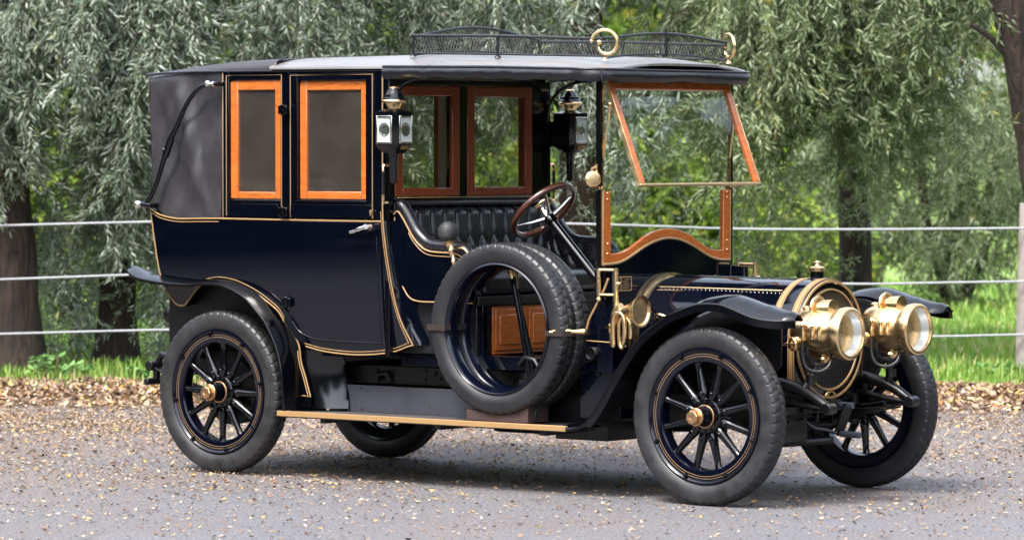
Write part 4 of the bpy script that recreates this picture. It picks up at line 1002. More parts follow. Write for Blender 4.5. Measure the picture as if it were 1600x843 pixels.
b.build('lever_quadrant', 'iron', car, .003)

# steering
hubp = Vector((1.985, -.35, 1.45)); ax = Vector((.7071, 0, -.7071)); e1 = Vector((0, 1, 0)); e2 = ax.cross(e1)
b = MB(); N = 64
b.tube([hubp-ax*.02+(e1*math.cos(2*PI*i/N)+e2*math.sin(2*PI*i/N))*.188 for i in range(N)], .0175, 12, 0, closed=True)
sw = b.build('steering_wheel', 'wheelwood', car)
b = MB()
for k in range(4):
    a = 2*PI*k/4+R(40); d = e1*math.cos(a)+e2*math.sin(a)
    b.tube([hubp+ax*.03+d*.02, hubp+ax*.012+d*.09, hubp-ax*.018+d*.178], [.013, .010, .008], 8)
b.lathe([(-.03, 0), (-.025, .022), (.03, .03), (.05, .03)], hubp, ax, 20)
b.tube([hubp-ax*.05+e1*-.05, hubp-ax*.05+e1*.06], .005, 6); b.tube([hubp-ax*.05+e2*-.05, hubp-ax*.05+e2*.045], .005, 6)
b.build('wheel_spokes', 'nickel', sw)
b = MB(); pts = [hubp-ax*.04+(e1*math.cos(2*PI*i/20)+e2*math.sin(2*PI*i/20))*.05+e2*.02 for i in range(14)]; b.tube(pts, .006, 6); b.build('throttle_quadrant', 'dullbrass', sw)
b = MB(); b.tube([hubp+ax*.03, hubp+ax*.72], .0235, 14); b.lathe([(.03, .032), (.07, .034), (.075, .024)], hubp, ax, 16); b.build('steering_column', 'black', car)

# dash, scuttle and windscreen
XD = 2.515
low = [(-.56, 1.190), (-.48, 1.192), (-.40, 1.204), (-.31, 1.235), (-.22, 1.272), (-.11, 1.304), (0, 1.316)]; low = low+[(-a, z) for a, z in low[-2::-1]]
upp = [(-.50, 1.248), (-.44, 1.248), (-.36, 1.262), (-.28, 1.296), (-.19, 1.335), (-.1, 1.36), (0, 1.369)]; upp = upp+[(-a, z) for a, z in upp[-2::-1]]
lowd = spline([(0, y, z) for y, z in low], 3); uppd = spline([(0, y, z) for y, z in upp], 3)
b = MB(); b.prism([(-.565, .62)]+[(p.y, p.z-.002) for p in lowd]+[(.565, .62)], XD-.012, XD+.018, 'x')
b.box(XD-.012, XD+.018, -.605, -.566, .62, 1.165); b.box(XD-.012, XD+.018, .566, .605, .62, 1.165)
dash = b.build('dashboard', 'navy', car, .003)
b = MB(); poly = [(p.y, p.z+.010) for p in lowd]+[(.56, 1.57), (.502, 1.57)]+[(p.y, p.z) for p in uppd[::-1]]+[(-.502, 1.57), (-.56, 1.57)]
b.prism(poly, XD-.008, XD+.016, 'x', 0); b.tube([(XD+.016, p.y, p.z+.004) for p in lowd], .0075, 8, 1)
for s in (-1, 1): b.box(XD-.01, XD+.018, *sorted((s*.561, s*.569)), 1.185, 1.57, 1)
ws = b.build('windscreen', ['wood', 'gold'], car, .003)
b = MB(); poly = [(p.y, p.z-.006) for p in uppd]+[(.505, 1.566), (-.505, 1.566)]; b.prism(poly, XD+.002, XD+.006, 'x'); b.build('pane', 'glass', ws)
b = MB()
for s in (-1, 1):
    for z in (1.25, 1.30, 1.53, 1.56): b.ball((XD+.017, s*.531, z), .005, 0, 8)
b.build('screws', 'brass', ws)
for s in (-1, 1):
    b = MB(); b.tube([(XD, s*.585, 2.17), (XD, s*.585, 1.16)], .0135, 12); b.build('windscreen_pillar', 'black', car)
    b = MB(); b.box(XD+.0, XD+.014, *sorted((s*.560, s*.570)), 1.575, 2.16); b.lathe([(-.02, .014), (.02, .014)], (XD, s*.578, 1.585), (0, 1, 0), 10)
    b.tube([(XD+.055, s*.558, 2.02), (XD+.03, s*.560, 1.86), (XD+.012, s*.562, 1.74)], .006, 8)
    b.ball((XD+.055, s*.562, 2.02), .012, 0, 10)
    b.build('screen_stay', 'brass', car)
    # brass bracket on the scuttle
    b = MB(); Yb = s*.622
    b.tube([(2.545, Yb, 1.168), (2.66, Yb, 1.168)], .0095, 8); b.tube([(2.545, Yb, 1.04), (2.66, Yb, 1.04)], .0085, 8); b.tube([(2.545, Yb, 1.175), (2.545, Yb, 1.02)], .0125, 10); b.ball((2.545, Yb, 1.015), .016, 0, 12)
    b.tube([(2.655, Yb, 1.178), (2.655, Yb, .95), (2.645, Yb, .86), (2.63, Yb+.01, .80)], [.013, .013, .012, .009], 10)
    for z in (1.10, .955): b.lathe([(0, .01), (.03, .008), (.035, 0)], (2.655, Yb, z), (1, 0, 0), 8)
    b.build('pillar_bracket', 'brass', car)
    # cowl side
    b = MB(); poly = [(2.50, 1.16), (2.62, 1.16), (2.62, .64), (2.44, .64), (2.452, .812), (2.472, .904), (2.516, .969), (2.545, 1.04), (2.535, 1.08)]
    b.prism(poly, s*.567, s*.604, 'y', 0)
    P = [(2.595, 1.125), (2.575, 1.08), (2.555, 1.045), (2.51, .972), (2.468, .904), (2.448, .83)]
    b.tube(spline([(x, s*.606, z) for x, z in P], 4), .0065, 8, 1)
    b.tube([(2.45, s*.605, .80), (2.615, s*.605, .795)], .004, 6, 1)
    b.box(2.40, 2.66, *sorted((s*.47, s*.59)), .40, .655, 0)
    b.build('cowl_side', ['navy', 'gold'], car, .003)
    b = MB(); b.lathe([(0, .036), (.02, .036), (.028, .03), (.02, .024), (.012, .022), (.012, 0)], (2.50, s*.606, .735), (0, s, 0), 24); b.tube([(2.50, s*.62, .70), (2.46, s*.62, .69), (2.44, s*.62, .685)], .006, 6); b.build('cowl_catch', 'iron', car)
b = MB(); b.box(XD+.018, XD+.024, -.45, -.335, 1.055, 1.125, 0)
for z in (1.055, 1.125): b.box(XD+.022, XD+.026, -.45, -.335, z-.0025, z+.0025, 1)
for y in (-.45, -.335, -.425): b.box(XD+.0215, XD+.0262, y-.002, y+.002, 1.055, 1.125, 1)
for k, (y0, y1) in enumerate([(-.41, -.36), (-.415, -.35), (-.40, -.36), (-.415, -.37), (-.39, -.35)]): b.box(XD+.0215, XD+.0258, y0, y1, 1.066+k*.0115, 1.0695+k*.0115, 1)
b.build('maker_plate', ['iron', 'gold'], car)
# folding upper screen
A0, A1 = Vector((XD+.01, 0, 2.135)), Vector((2.736, 0, 1.610)); T = (A1-A0).normalized(); Nn = Vector((-T.z, 0, T.x))
def pt(y, q, n): p = A0.lerp(A1, q)+Nn*n; return (p.x, y, p.z)
def pbar(b, y0, y1, q0, q1, n0, n1, mi=0):
    vs = [pt(y, q, n) for y in (y0, y1) for q in (q0, q1) for n in (n0, n1)]
    b.add(vs, [(0, 1, 3, 2), (4, 6, 7, 5), (0, 4, 5, 1), (2, 3, 7, 6), (0, 2, 6, 4), (1, 5, 7, 3)], mi)
b = MB()
for s in (-1, 1): pbar(b, *sorted((s*.492, s*.533)), 0, 1, -.011, .011); pbar(b, *sorted((s*.5335, s*.5375)), 0, 1, -.012, .012, 1)
pbar(b, -.492, .492, 0, .075, -.011, .011); pbar(b, -.537, .537, 1.001, 1.022, -.011, .011, 1)
fs = b.build('folding_screen', ['wood', 'dullbrass'], car, .002)
b = MB(); pbar(b, -.495, .495, .07, 1.0, -.002, .002); b.build('pane', 'glass', fs)
b = MB()
for y in (-.47, 0, .47): pbar(b, y-.035, y+.035, .0, .03, .010, .018)
b.build('screen_hinge', 'dullbrass', fs)
b = MB(); b.lathe([(-.02, .012), (-.015, .028), (.004, .042), (.012, .043), (.016, .038), (.018, .034)], (2.505, -.625, 1.632), (.85, -.5, .05), 24, 0); b.tube([(2.505, -.585, 1.69), (2.505, -.625, 1.69), (2.5, -.628, 1.66)], .009, 8, 0); b.lathe([(-.02, .018), (.02, .018)], (2.505, -.585, 1.69), (0, 0, 1), 12, 0)
b.lathe([(.017, .034), (.020, .02), (.021, 0)], (2.505, -.625, 1.632), (.85, -.5, .05), 20, 1); b.build('pillar_lamp', ['brass', 'dullbrass'], car)

# ---- bonnet and radiator
def hsec(r, zc, zlow, n=28):
    p = [(-r, zlow), (-r, lerp(zlow, zc, .5))]
    for i in range(n+1): a = PI-PI*i/n; p.append((r*math.cos(a), zc+r*math.sin(a)))
    return p+[(r, lerp(zlow, zc, .5)), (r, zlow)]
b = MB(); ZC = .822
g = [[(x, y, z) for y, z in hsec(r, ZC, .63)] for x, r in ((2.54, .302), (2.8, .302), (3.1, .300), (3.40, .297))]
b.slab(g, (0, 0, -.004))
b.build('bonnet', 'navy', car, 0, 40); bon = bpy.data.objects['bonnet']
b = MB()
for s in (-1, 1):
    for an in (55,):
        y, z = .303*math.cos(R(an)), ZC+.303*math.sin(R(an))
        b.tube([(2.60, s*y, z), (3.38, s*y*.985, z-.004)], .0042, 8, 0); b.tube([(2.60, s*(y+.018), z-.017), (3.38, s*(y+.013), z-.021)], .003, 6, 1)
        for k in range(30):
            x = 2.62+.745*k/29; b.ball((x, s*(y+.009), z-.007), .0045, 2, 6)
    b.tube([(2.62, s*.304, ZC+.12), (2.62, s*.296, ZC+.085), (2.62, s*.305, ZC-.1)], .003, 6, 1) if False else None
b.tube([(2.57, 0, ZC+.3025), (3.39, 0, ZC+.299)], .0045, 8, 3)
b.build('bonnet_hinge', ['dullbrass', 'gold', 'nickel', 'black'], bon)
b = MB(); g = []
for x, r in ((2.535, .300), (2.535, .316), (2.548, .319), (2.562, .316), (2.565, .300)): g.append([(x, y, z) for y, z in hsec(r, ZC, .63)])
b.grid(g, 0); b.build('bonnet_band', 'brass', bon, 0, 50)
for s in (-1, 1):
    b = MB(); b.tube(spline([(2.67, s*.302, .915), (2.70, s*.33, .932), (2.74, s*.33, .928), (2.77, s*.302, .912)], 4), .008, 8); b.lathe([(0, .014), (.008, .012)], (2.67, s*.30, .915), (0, s, 0), 10); b.lathe([(0, .014), (.008, .012)], (2.77, s*.30, .91), (0, s, 0), 10); b.build('bonnet_catch', 'brass', bon)
    b = MB(); b.box(2.86, 3.12, *sorted((s*.296, s*.3035)), .90, .925); b.ball((2.985, s*.305, .927), .012, 0, 10); b.build('bonnet_handle', 'black', bon)
# radiator
XR = 3.55; ZR = .816
b = MB(); g = [[(x, y, z) for y, z in hsec(r, ZR, .60)] for x, r in ((3.395, .300), (3.40, .309), (3.54, .309), (3.55, .300))]
b.slab(g, (0, 0, -.004))
rad = None
b.prism([(y, z) for y, z in hsec(.298, ZR, .60)], 3.45, XR-.004, 'x', 0)
b.lathe([(-.06, .30), (-.004, .309), (.006, .306), (.008, .290), (.002, .288)], (XR, 0, ZR), (1, 0, 0), 64, 0)
rad = b.build('radiator', ['navy'], car, 0, 40)
b = MB()
for r0, r1 in ((.290, .304), (.250, .262)): b.lathe([(.006, r0), (.014, r0+.002), (.014, r1-.002), (.004, r1)], (XR, 0, ZR), (1, 0, 0), 72, 0, loop=True)
for x in (3.418, 3.528):
    for k, (dx, r) in enumerate(((0, .3125),)):
        b.grid([[(x+q, y, z) for y, z in hsec(rr, ZR, .615)] for q, rr in ((-.011, .308), (-.010, r), (.010, r), (.011, .308))], 0)
    for dx in (.017, -.017): b.grid([[(x+dx+q, y, z) for y, z in hsec(rr, ZR, .615)] for q, rr in ((-.003, .308), (-.0025, .3115), (.0025, .3115), (.003, .308))], 0)
for s in (-1, 1):
    b.box(3.407, 3.539, *sorted((s*.306, s*.3125)), .60, .622, 0); b.box(3.437, 3.510, *sorted((s*.306, s*.3115)), .795, .801, 0)
b.build('radiator_lining', 'gold', rad, 0, 40)
b = MB(); b.lathe([(-.002, .250), (.0, .24), (.0, 0)], (XR+.003, 0, ZR), (1, 0, 0), 48)
for k in range(44):
    z = -.236+.472*k/43; h = math.sqrt(max(0, .247**2-z*z)); b.box(XR+.001, XR+.0085, -h, h, ZR+z-.0028, ZR+z+.0028)
b.build('radiator_core', 'iron', rad)
b = MB(); o = (3.478, 0, 1.115)
b.lathe([(0, .045), (.012, .042), (.016, .036), (.048, .034)], o, (0, 0, 1), 20, 0); b.lathe([(.046, .035), (.048, .040), (.066, .040), (.072, .03), (.076, .014), (.086, .010), (.094, .014), (.10, .012), (.104, 0)], o, (0, 0, 1), 12, 1)
b.tube([(3.453, 0, 1.207), (3.503, 0, 1.207)], .006, 6, 1); b.build('radiator_cap', ['black', 'brass'], rad)
b = MB(); b.lathe([(0, .012), (.05, .012)], (3.46, -.3, .56), (0, 0, 1), 10); b.lathe([(0, .012), (.05, .012)], (3.46, .3, .56), (0, 0, 1), 10); b.build('radiator_stud', 'dullbrass', rad)
for y in (-.022, .022): pass
b = MB(); b.lathe([(0, .012), (.012, .012), (.014, 0)], (XR+.006, -.035, .53), (1, 0, 0), 10); b.lathe([(0, .012), (.012, .012), (.014, 0)], (XR+.006, .035, .53), (1, 0, 0), 10)
b.tube([(XR+.012, .05*math.cos(R(a)), .52+.03*math.sin(R(a))) for a in range(20, 161, 14)], .005, 6); b.build('radiator_badge_scroll', 'dullbrass', rad)

# starting handle
b = MB(); b.tube([(3.5, 0, .488), (3.62, 0, .485)], .028, 12, 0); b.tube([(3.62, 0, .485), (3.70, 0, .482)], .017, 12, 1)
b.add([(3.655, -.02, .495), (3.68, .02, .495), (3.615, .02, .335), (3.59, -.02, .335), (3.67, -.02, .495), (3.695, .02, .495), (3.63, .02, .335), (3.605, -.02, .335)], [(0, 1, 2, 3), (7, 6, 5, 4), (0, 4, 5, 1), (1, 5, 6, 2), (2, 6, 7, 3), (3, 7, 4, 0)], 0)
b.tube([(3.60, 0, .338), (3.64, 0, .336)], .012, 10, 0); b.tube([(3.625, 0, .337), (3.745, 0, .334)], .0165, 12, 1)
b.build('starting_handle', ['iron', 'greyhandle'], car, .002)
b = MB()
b.tube(spline([(3.52, -.16, .40), (3.56, -.14, .37), (3.60, -.1, .36), (3.64, -.06, .345)], 4), .010, 8); b.tube(spline([(3.50, -.2, .56), (3.53, -.2, .64), (3.56, -.17, .665), (3.60, -.13, .668)], 4), .014, 8)
b.tube([(3.46, -.25, .50), (3.56, -.12, .47), (3.54, -.1, .40)], .013, 8); b.box(3.36, 3.50, -.34, -.12, .30, .48); b.lathe([(-.04, .04), (.04, .04)], (3.48, -.14, .46), (1, 0, 0), 14)
b.tube([(3.30, -.34, .33), (3.42, -.22, .29), (3.56, .02, .30)], .02, 8); b.tube([(3.40, .1, .5), (3.46, .3, .46)], .016, 8)
for k in range(3): b.lathe([(-.012, .06), (.012, .06)], (3.38, .34+.03*k, .54), (0, 1, 0), 16)
b.tube([(3.36, .52, .44), (3.5, .44, .45), (3.62, .42, .47)], .016, 8)
b.build('steering_linkage', 'iron', car, .002)

# headlamps
for s in (-1, 1):
    o = Vector((0, s*.312, .866)); b = MB()
    b.lathe([(3.560, 0), (3.562, .03), (3.575, .075), (3.605, .108), (3.645, .121), (3.70, .124), (3.79, .122), (3.81, .118), (3.83, .118), (3.845, .122)], o, (1, 0, 0), 48)
    b.lathe([(3.7, .1285), (3.706, .1285)], o, (1, 0, 0), 48, cap=False)
    b.lathe([(-.055, 0), (-.05, .045), (.05, .052), (.055, 0)], o+Vector((3.74, 0, .118)), (1, 0, 0), 24); b.lathe([(-.062, .04), (-.058, .056), (-.048, .056), (-.044, .048)], o+Vector((3.74, 0, .118)), (1, 0, 0), 24)
    b.lathe([(0, .018), (.012, .022), (.02, .012), (.024, 0)], o+Vector((3.625, 0, .112)), (0, 0, 1), 14); b.lathe([(0, .03), (.012, .034), (.03, .02), (.034, 0)], o+Vector((3.74, -.02, -.118)), (0, 0, -1), 16)
    for dx, h, yy in ((3.69, .05, -.128), (3.745, .042, -.126), (3.785, .042, -.124)):
        b.lathe([(-h, .006), (-h*.9, .0115), (-.01, .0115), (.0, .009), (h*.6, .009), (h*.7, .013), (h, .005)], o+Vector((dx, yy, .01)), (0, 0, 1), 10)
    hl = b.build('headlight', 'brass', car, 0, 40); hl['label'] = 'brass headlamp with glass lens'
    b = MB(); b.lathe([(3.84, .118), (3.845, .130), (3.87, .1345), (3.892, .132), (3.900, .124), (3.899, .114), (3.886, .111), (3.86, .112)], o, (1, 0, 0), 56, loop=True); b.build('bezel', 'brass', hl)
    b = MB(); b.lathe([(3.884, .111), (3.85, .100), (3.80, .075), (3.765, .045), (3.752, .015), (3.750, 0)], o, (1, 0, 0), 40, cap=False); b.lathe([(3.752, .012), (3.80, .012), (3.815, 0)], o, (1, 0, 0), 12); b.build('reflector', 'mirror', hl, 0, 60)
    b = MB(); b.lathe([(3.884, .1115), (3.892, .08), (3.896, .04), (3.897, 0)], o, (1, 0, 0), 40, cap=False); b.build('lens', 'lens', hl, 0, 60)
    b = MB(); c = o+Vector((3.70, 0, .112)); b.tube([c+Vector((-.005+.0*math.sin(R(a)), .062*math.cos(R(a)), .055*math.sin(R(a))+.012)) for a in range(-18, 199, 12)], .0085, 8); b.build('carrying_bail', 'brass', hl)
    b = MB(); b.tube(spline([o+Vector((3.69, -.13, -.04)), o+Vector((3.695, -.135, -.12)), o+Vector((3.72, -.13, -.175)), o+Vector((3.77, -.10, -.19)), o+Vector((3.80, -.06, -.165)), o+Vector((3.80, -.03, -.12))], 5), .0105, 10); b.build('gas_hose', 'hose', hl)
    b = MB(); c = o+Vector((3.625, -.108, -.055)); nn = (-.25, -1, 0); b.lathe([(0, .034), (.016, .036), (.022, .032), (.018, .028), (.018, 0)], c, nn, 24)
    if s < 0:
        b.tube([c+Vector((-.045, -.028, -.002)), c+Vector((.03, -.022, .004))], .006, 6); b.tube([c+Vector((-.005, -.022, .02)), c+Vector((-.005, -.022, -.02))], .0045, 6)
    else: b.ball(c+Vector((0, -.02, 0)), .026, 0, 14)
    b.build('medallion', 'brass', hl)
    b = MB(); b.tube(spline([(3.70, s*.312-.10, .80), (3.70, s*.312-.09, .735), (3.70, s*.33, .705), (3.70, s*.312+.09, .735), (3.70, s*.312+.10, .80)], 4), .011, 8); b.tube([(3.70, s*.33, .705), (3.69, s*.36, .64), (3.66, s*.38, .59)], [.014, .018, .024], 10); b.lathe([(-.02, .028), (.02, .028)], (3.69, s*.365, .635), (0, 0, 1), 12); b.build('lamp_bracket', 'iron', hl)

# ---- mudguards
def fender(path, wout, win, name, s, lip, crown=.018, th=.008, k=5):
    P = spline([(x, 0, z) for x, z in path], k); n = len(P); L = [0]
    for i in range(1, n): L.append(L[-1]+(P[i]-P[i-1]).length)
    g = []; edge = []; lips = []
    for i, p in enumerate(P):
        a = P[max(i-1, 0)]; c = P[min(i+1, n-1)]; t = (c-a).normalized(); nm = Vector((-t.z, 0, t.x))
        if nm.z < 0 and abs(t.x) > .3: nm = -nm
        if nm.dot(Vector((-t.z, 0, t.x))) < 0: nm = -nm
        q = L[i]/L[-1]; yo, yi = wout(q, p.x), win(q, p.x); row = []
        for j in range(9):
            f = j/8; y = lerp(yo, yi, f); row.append(p+nm*((crown(p.x) if callable(crown) else crown)*math.sin(PI*f)**.8)+Vector((0, s*y, 0)))
        g.append(row); edge.append(p+Vector((0, s*(yo+.002), 0)))
        lips.append((p, nm, yo, q))
    b = MB(); 
    vs = []; m = 9
    rows2 = []
    for i, (p, nm, yo, q) in enumerate(lips):
        rows2.append([v+nm*0 for v in g[i]]+[v-nm*th for v in g[i][::-1]])
    b.grid(rows2, 0, cv=True); b.f += [list(range(18)), list(range((n-1)*18, n*18))]; b.m += [0, 0]
    lr = []
    for p, nm, yo, q in lips:
        l = lip(q); A = p+Vector((0, s*(yo+.003), 0)); B = A-nm*l
        lr.append([A+nm*.004, B, B-Vector((0, s*.006, 0)), A+nm*.004-Vector((0, s*.006, 0))])
    b.grid(lr, 0, cv=True); b.f += [[len(b.v)-4+i for i in range(4)], [len(b.v)-4*n+i for i in range(4)]]; b.m += [0, 0]
    b.tube(edge, .006, 8, 0)
    return b, P
for s in (-1, 1):
    fp = [(2.40, .357), (2.50, .358), (2.585, .385), (2.667, .469), (2.783, .644), (2.918, .817), (3.02, .895), (3.12, .955), (3.277, 1.008), (3.36, 1.018), (3.445, 1.014), (3.52, .993), (3.593, .968), (3.66, .951), (3.73, .943), (3.79, .942), (3.835, .945)]
    nose = lambda q, x: (.80-.10*(1-math.sqrt(max(0, 1-max(0, (x-3.60)/.24)**2))) if x > 3.60 else .80)
    nin = lambda q, x: (.545+.13*(1-math.sqrt(max(0, 1-max(0, (x-3.60)/.24)**2))) if x > 3.60 else lerp(.50, .545, min(1, max(0, (x-2.6)/.6))))
    b, P = fender(fp, nose, nin, 'front_fender', s, lambda q: .038 if q > .12 else .012, lambda x: interp(x, [(2.6, .015), (3.2, .022), (3.45, .05), (3.65, .062), (3.8, .045), (3.885, .0)]))
    fd = b.build('front_fender', 'black', car, 0, 40)
    b = MB(); poly = [(p.x, p.z-.012) for p in P if 2.66 < p.x < 3.62]+[(3.60, .70), (3.50, .62), (2.72, .58)]
    b.prism(poly, s*.49, s*.505, 'y'); b.tube([(3.46, s*.30, .80), (3.5, s*.52, .98)], .012, 8); b.box(2.6, 3.4, *sorted((s*.30, s*.49)), .63, .645); b.build('inner_wing', 'iron', fd)
    rp = [(-.70, 1.112), (-.66, 1.098), (-.61, 1.082), (-.529, 1.062), (-.378, 1.045), (-.203, 1.038), (-.09, 1.045), (.018, 1.046), (.10, 1.035), (.184, 1.006), (.262, .966), (.329, .912), (.395, .85), (.446, .774), (.485, .70), (.506, .634), (.525, .54), (.538, .433), (.54, .37)]
    to = lambda q, x: .80-.12*(1-math.sqrt(max(0, 1-max(0, (-.52-x)/.185)**2))) if x < -.52 else .80
    ti = lambda q, x: (.535+.14*(1-math.sqrt(max(0, 1-max(0, (-.52-x)/.185)**2))) if x < -.52 else (.56 if x < .1 else .60))
    b, P = fender(rp, to, ti, 'rear_fender', s, lambda q: .012, lambda x: interp(x, [(-.77, .0), (-.70, .02), (-.5, .03), (0, .025), (.5, .012)]))
    rf = b.build('rear_fender', 'black', car, 0, 40)
    b = MB(); poly = [(.18, .99), (.26, .95), (.34, .905), (.42, .845), (.47, .79), (.514, .736), (.530, .69), (.534, .648), (.545, .60), (.572, .542), (.608, .437), (.60, .385), (.535, .37), (.52, .54), (.49, .68), (.43, .79), (.33, .90), (.25, .955)]
    poly = [(.227, .985), (.30, .945), (.36, .895), (.419, .840), (.47, .79), (.514, .736), (.530, .69), (.534, .648), (.548, .60), (.572, .542), (.608, .437), (.605, .385), (.40, .385), (.38, .60), (.32, .76), (.22, .88)]
    b.prism(poly, s*.645, s*.660, 'y', 0)
    ln = [(.30, .948), (.36, .898), (.419, .843), (.47, .793), (.514, .738), (.530, .69), (.534, .648), (.548, .60), (.572, .542), (.606, .440)]
    b.tube(spline([(x, s*.661, z) for x, z in ln], 3), .0045, 6, 1)
    b.tube([(x-.016, s*.661, z) for x, z in ln[5:]]+[(.56, s*.661, .447), (.40, s*.661, .425)], .0035, 6, 1)
    b.build('fender_panel', ['black', 'gold'], rf, .003)
    # curved splash apron between body and running board
    b = MB(); g = []
    for i in range(13):
        q = i/12; x0 = .50+.02*q; x1 = .726+.045*q; z = lerp(.70, .378, q)
        g.append([(lerp(x0, x1, f), s*(.64-.10*f**2-.03*math.sin(PI*q)*f), z-.02*f*(1-q)) for f in [k/8 for k in range(9)]])
    b.slab(g, (0, -s*.01, 0)); b.build('splash_apron', 'black', rf, 0, 50)
    # running board
    b = MB(); b.box(.50, 2.47, *sorted((s*.50, s*.795)), .335, .352, 0); b.box(.50, 2.46, *sorted((s*.50, s*.79)), .352, .362, 1)
    rb = b.build('running_board', ['black', 'mat'], car, .002)
    b = MB(); b.box(.49, 2.47, *sorted((s*.7965, s*.808)), .341, .369); b.box(.49, 2.47, *sorted((s*.785, s*.7965)), .3635, .3695)
    b.build('board_edging', 'gold', rb, .002)
    for x in (.8, 1.6, 2.3):
        b = MB(); b.box(x-.02, x+.02, *sorted((s*.42, s*.78)), .312, .334); b.build('board_bracket', 'iron', rb)
    b = MB(); b.box(.865, 2.0, *sorted((s*.50, s*.52)), .363, .508, 0); b.box(.744, .864, *sorted((s*.495, s*.518)), .363, .507, 0); b.box(2.0, 2.47, *sorted((s*.50, s*.515)), .363, .508, 1)
    for z in (.38, .49): b.ball((.85, s*.52, z), .006, 1, 8)
    b.build('valance_panel', ['grey', 'iron'], car, .002)

# ---- spare tyres strapped on the board
def straploop(cx, cz, d, half, r0, r1, y0, y1, hgt, b, mi=0):
    # band round the section of both tyres, in the radial plane of direction d
    prof = [(r0, y0), (r0, y1), (r1, y1), (r1, y0)]; pts = []
    for i in range(4):
        a, c = prof[i], prof[(i+1) % 4]
        for q in (.12, .5, .88): pts.append((lerp(a[0], c[0], q), lerp(a[1], c[1], q)))
    rows = []
    for rr, y in pts: rows.append([(cx+d*rr, y, cz-hgt), (cx+d*rr, y, cz+hgt)])
    n = len(rows); v = [p for r_ in rows for p in r_]; f = [(2*i, 2*((i+1) % n), 2*((i+1) % n)+1, 2*i+1) for i in range(n)]
    cy = (y0+y1)/2; cxx = cx+d*(r0+r1)/2; v2 = [(cxx+(p[0]-cxx)*1.05, cy+(p[1]-cy)*1.03, p[2]) for p in v]
    b.add(v, f, mi); b.add(v2, f, mi); m = 2*n
    b.add(v+v2, [(2*i, 2*((i+1) % n), m+2*((i+1) % n), m+2*i) for i in range(n)]+[(2*i+1, 2*((i+1) % n)+1, m+2*((i+1) % n)+1, m+2*i+1) for i in range(n)], mi)
SX, SZ = 2.006, .8535
sp0 = None
for k, y in enumerate((-.745, -.612)):
    if sp0 is None:
        sp0 = tyre_mb().build('spare_tyre', 'sparerub', car, 0, 24)
        b = MB(); b.lathe([(-.052, .344), (-.057, .336), (-.05, .328), (-.03, .322), (-.02, .316), (0, .314), (.02, .316), (.03, .322), (.05, .328), (.057, .336), (.052, .344), (.03, .336), (-.03, .336)], (0, 0, 0), (0, 1, 0), 96, loop=True); rim0 = b.build('rim', 'rimblue', sp0)
        o = sp0
    else:
        o = sp0.copy(); C.objects.link(o); r2 = rim0.copy(); C.objects.link(r2); r2.parent = o
    o.location = (SX, y, SZ); o.rotation_euler = (0, .3*k, 0)
b = MB(); straploop(SX, SZ, -1, 0, .325, .462, -.814, -.545, .016, b); b.box(SX-.352, SX-.325, -.820, -.812, SZ-.02, SZ+.02, 0); b.build('strap', 'strap', car)
b = MB(); straploop(SX, SZ-.01, 1, 0, .325, .462, -.814, -.545, .014, b, 0); st = b.build('strap', 'strap', car)
b = MB(); b.lathe([(0, .008), (.02, .014), (.05, .011), (.09, .018), (.12, .011), (.16, .014), (.18, .016), (.19, .006)], (SX+.37, -.818, SZ-.005), (.80, .60, .02), 10); b.build('strap_toggle', 'dullbrass', st)
b = MB(); b.prism([(1.79, .3705), (2.20, .3705), (2.20, .468), (2.165, .440), (2.10, .418), (2.006, .408), (1.91, .416), (1.84, .425), (1.79, .428)], -.775, -.60, 'y'); b.build('tyre_chock', 'block', car, .003)
b = MB(); b.tube([(2.20, -.62, .62), (2.21, -.66, .50), (2.20, -.70, .44), (2.19, -.72, .375)], .011, 8); b.build('chock_strap', 'hose', car)
# bulb horn
b = MB(); b.ball((1.635, -.735, 1.352), .056, 0, 24, (1, 1, 1.03)); 
for k in range(-5, 6): b.lathe([(k*.009-.002, math.sqrt(.056**2-(k*.009)**2)), (k*.009, math.sqrt(.056**2-(k*.009)**2)+.0012), (k*.009+.002, math.sqrt(.056**2-(k*.009)**2))], (1.635, -.735, 1.352), (.1, 0, 1), 24, cap=False)
hb = b.build('horn_bulb', 'rubber', car)
b = MB(); b.lathe([(0, .030), (.008, .036), (.014, .022), (.04, .016), (.05, .019), (.058, .014), (.10, .011), (.11, .015), (.12, .011), (.15, .009)], (1.642, -.735, 1.304), (.28, 0, -1), 16); b.tube([(1.68, -.73, 1.17), (1.71, -.66, 1.10)], .009, 8)
b.tube(spline([(1.66, -.70, 1.262), (1.70, -.695, 1.268), (1.73, -.69, 1.245), (1.745, -.68, 1.20)], 4), .007, 8); b.build('horn_mount', 'brass', hb)
# coiled brass horn
b = MB(); yb = -.63
prof = [(0, .016), (.05, .024), (.10, .040), (.135, .058), (.155, .074), (.165, .082), (.170, .083), (.168, .074), (.15, .06)]
b.lathe(prof, (2.655, yb, .962), (1, 0, 0), 32, cap=False)
b.lathe([(.158, .068), (.157, .03), (.156, 0)], (2.655, yb, .962), (1, 0, 0), 24, 1)
b.tube(spline([(2.70, yb, .975), (2.668, yb, .955), (2.648, yb, .90), (2.640, yb, .84), (2.64, yb, .78)], 5), [.030-.0008*i for i in range(21)], 12)
b.tube(spline([(2.655, yb-.015, .775), (2.655, yb-.015, .90), (2.675, yb-.015, .945), (2.71, yb-.015, .945), (2.728, yb-.015, .90), (2.726, yb-.015, .81), (2.715, yb-.015, .785)], 5), .0125, 10)
b.tube(spline([(2.715, yb, .785), (2.70, yb, .77), (2.685, yb, .80), (2.685, yb, .90), (2.72, yb, .93), (2.752, yb, .90), (2.755, yb, .82)], 5), .0115, 10)
b.lathe([(-.025, .016), (-.02, .02), (.02, .02), (.025, .016)], (2.635, yb-.0, .87), (0, 0, 1), 12)
b.build('brass_horn', ['brass', 'dullbrass'], car)

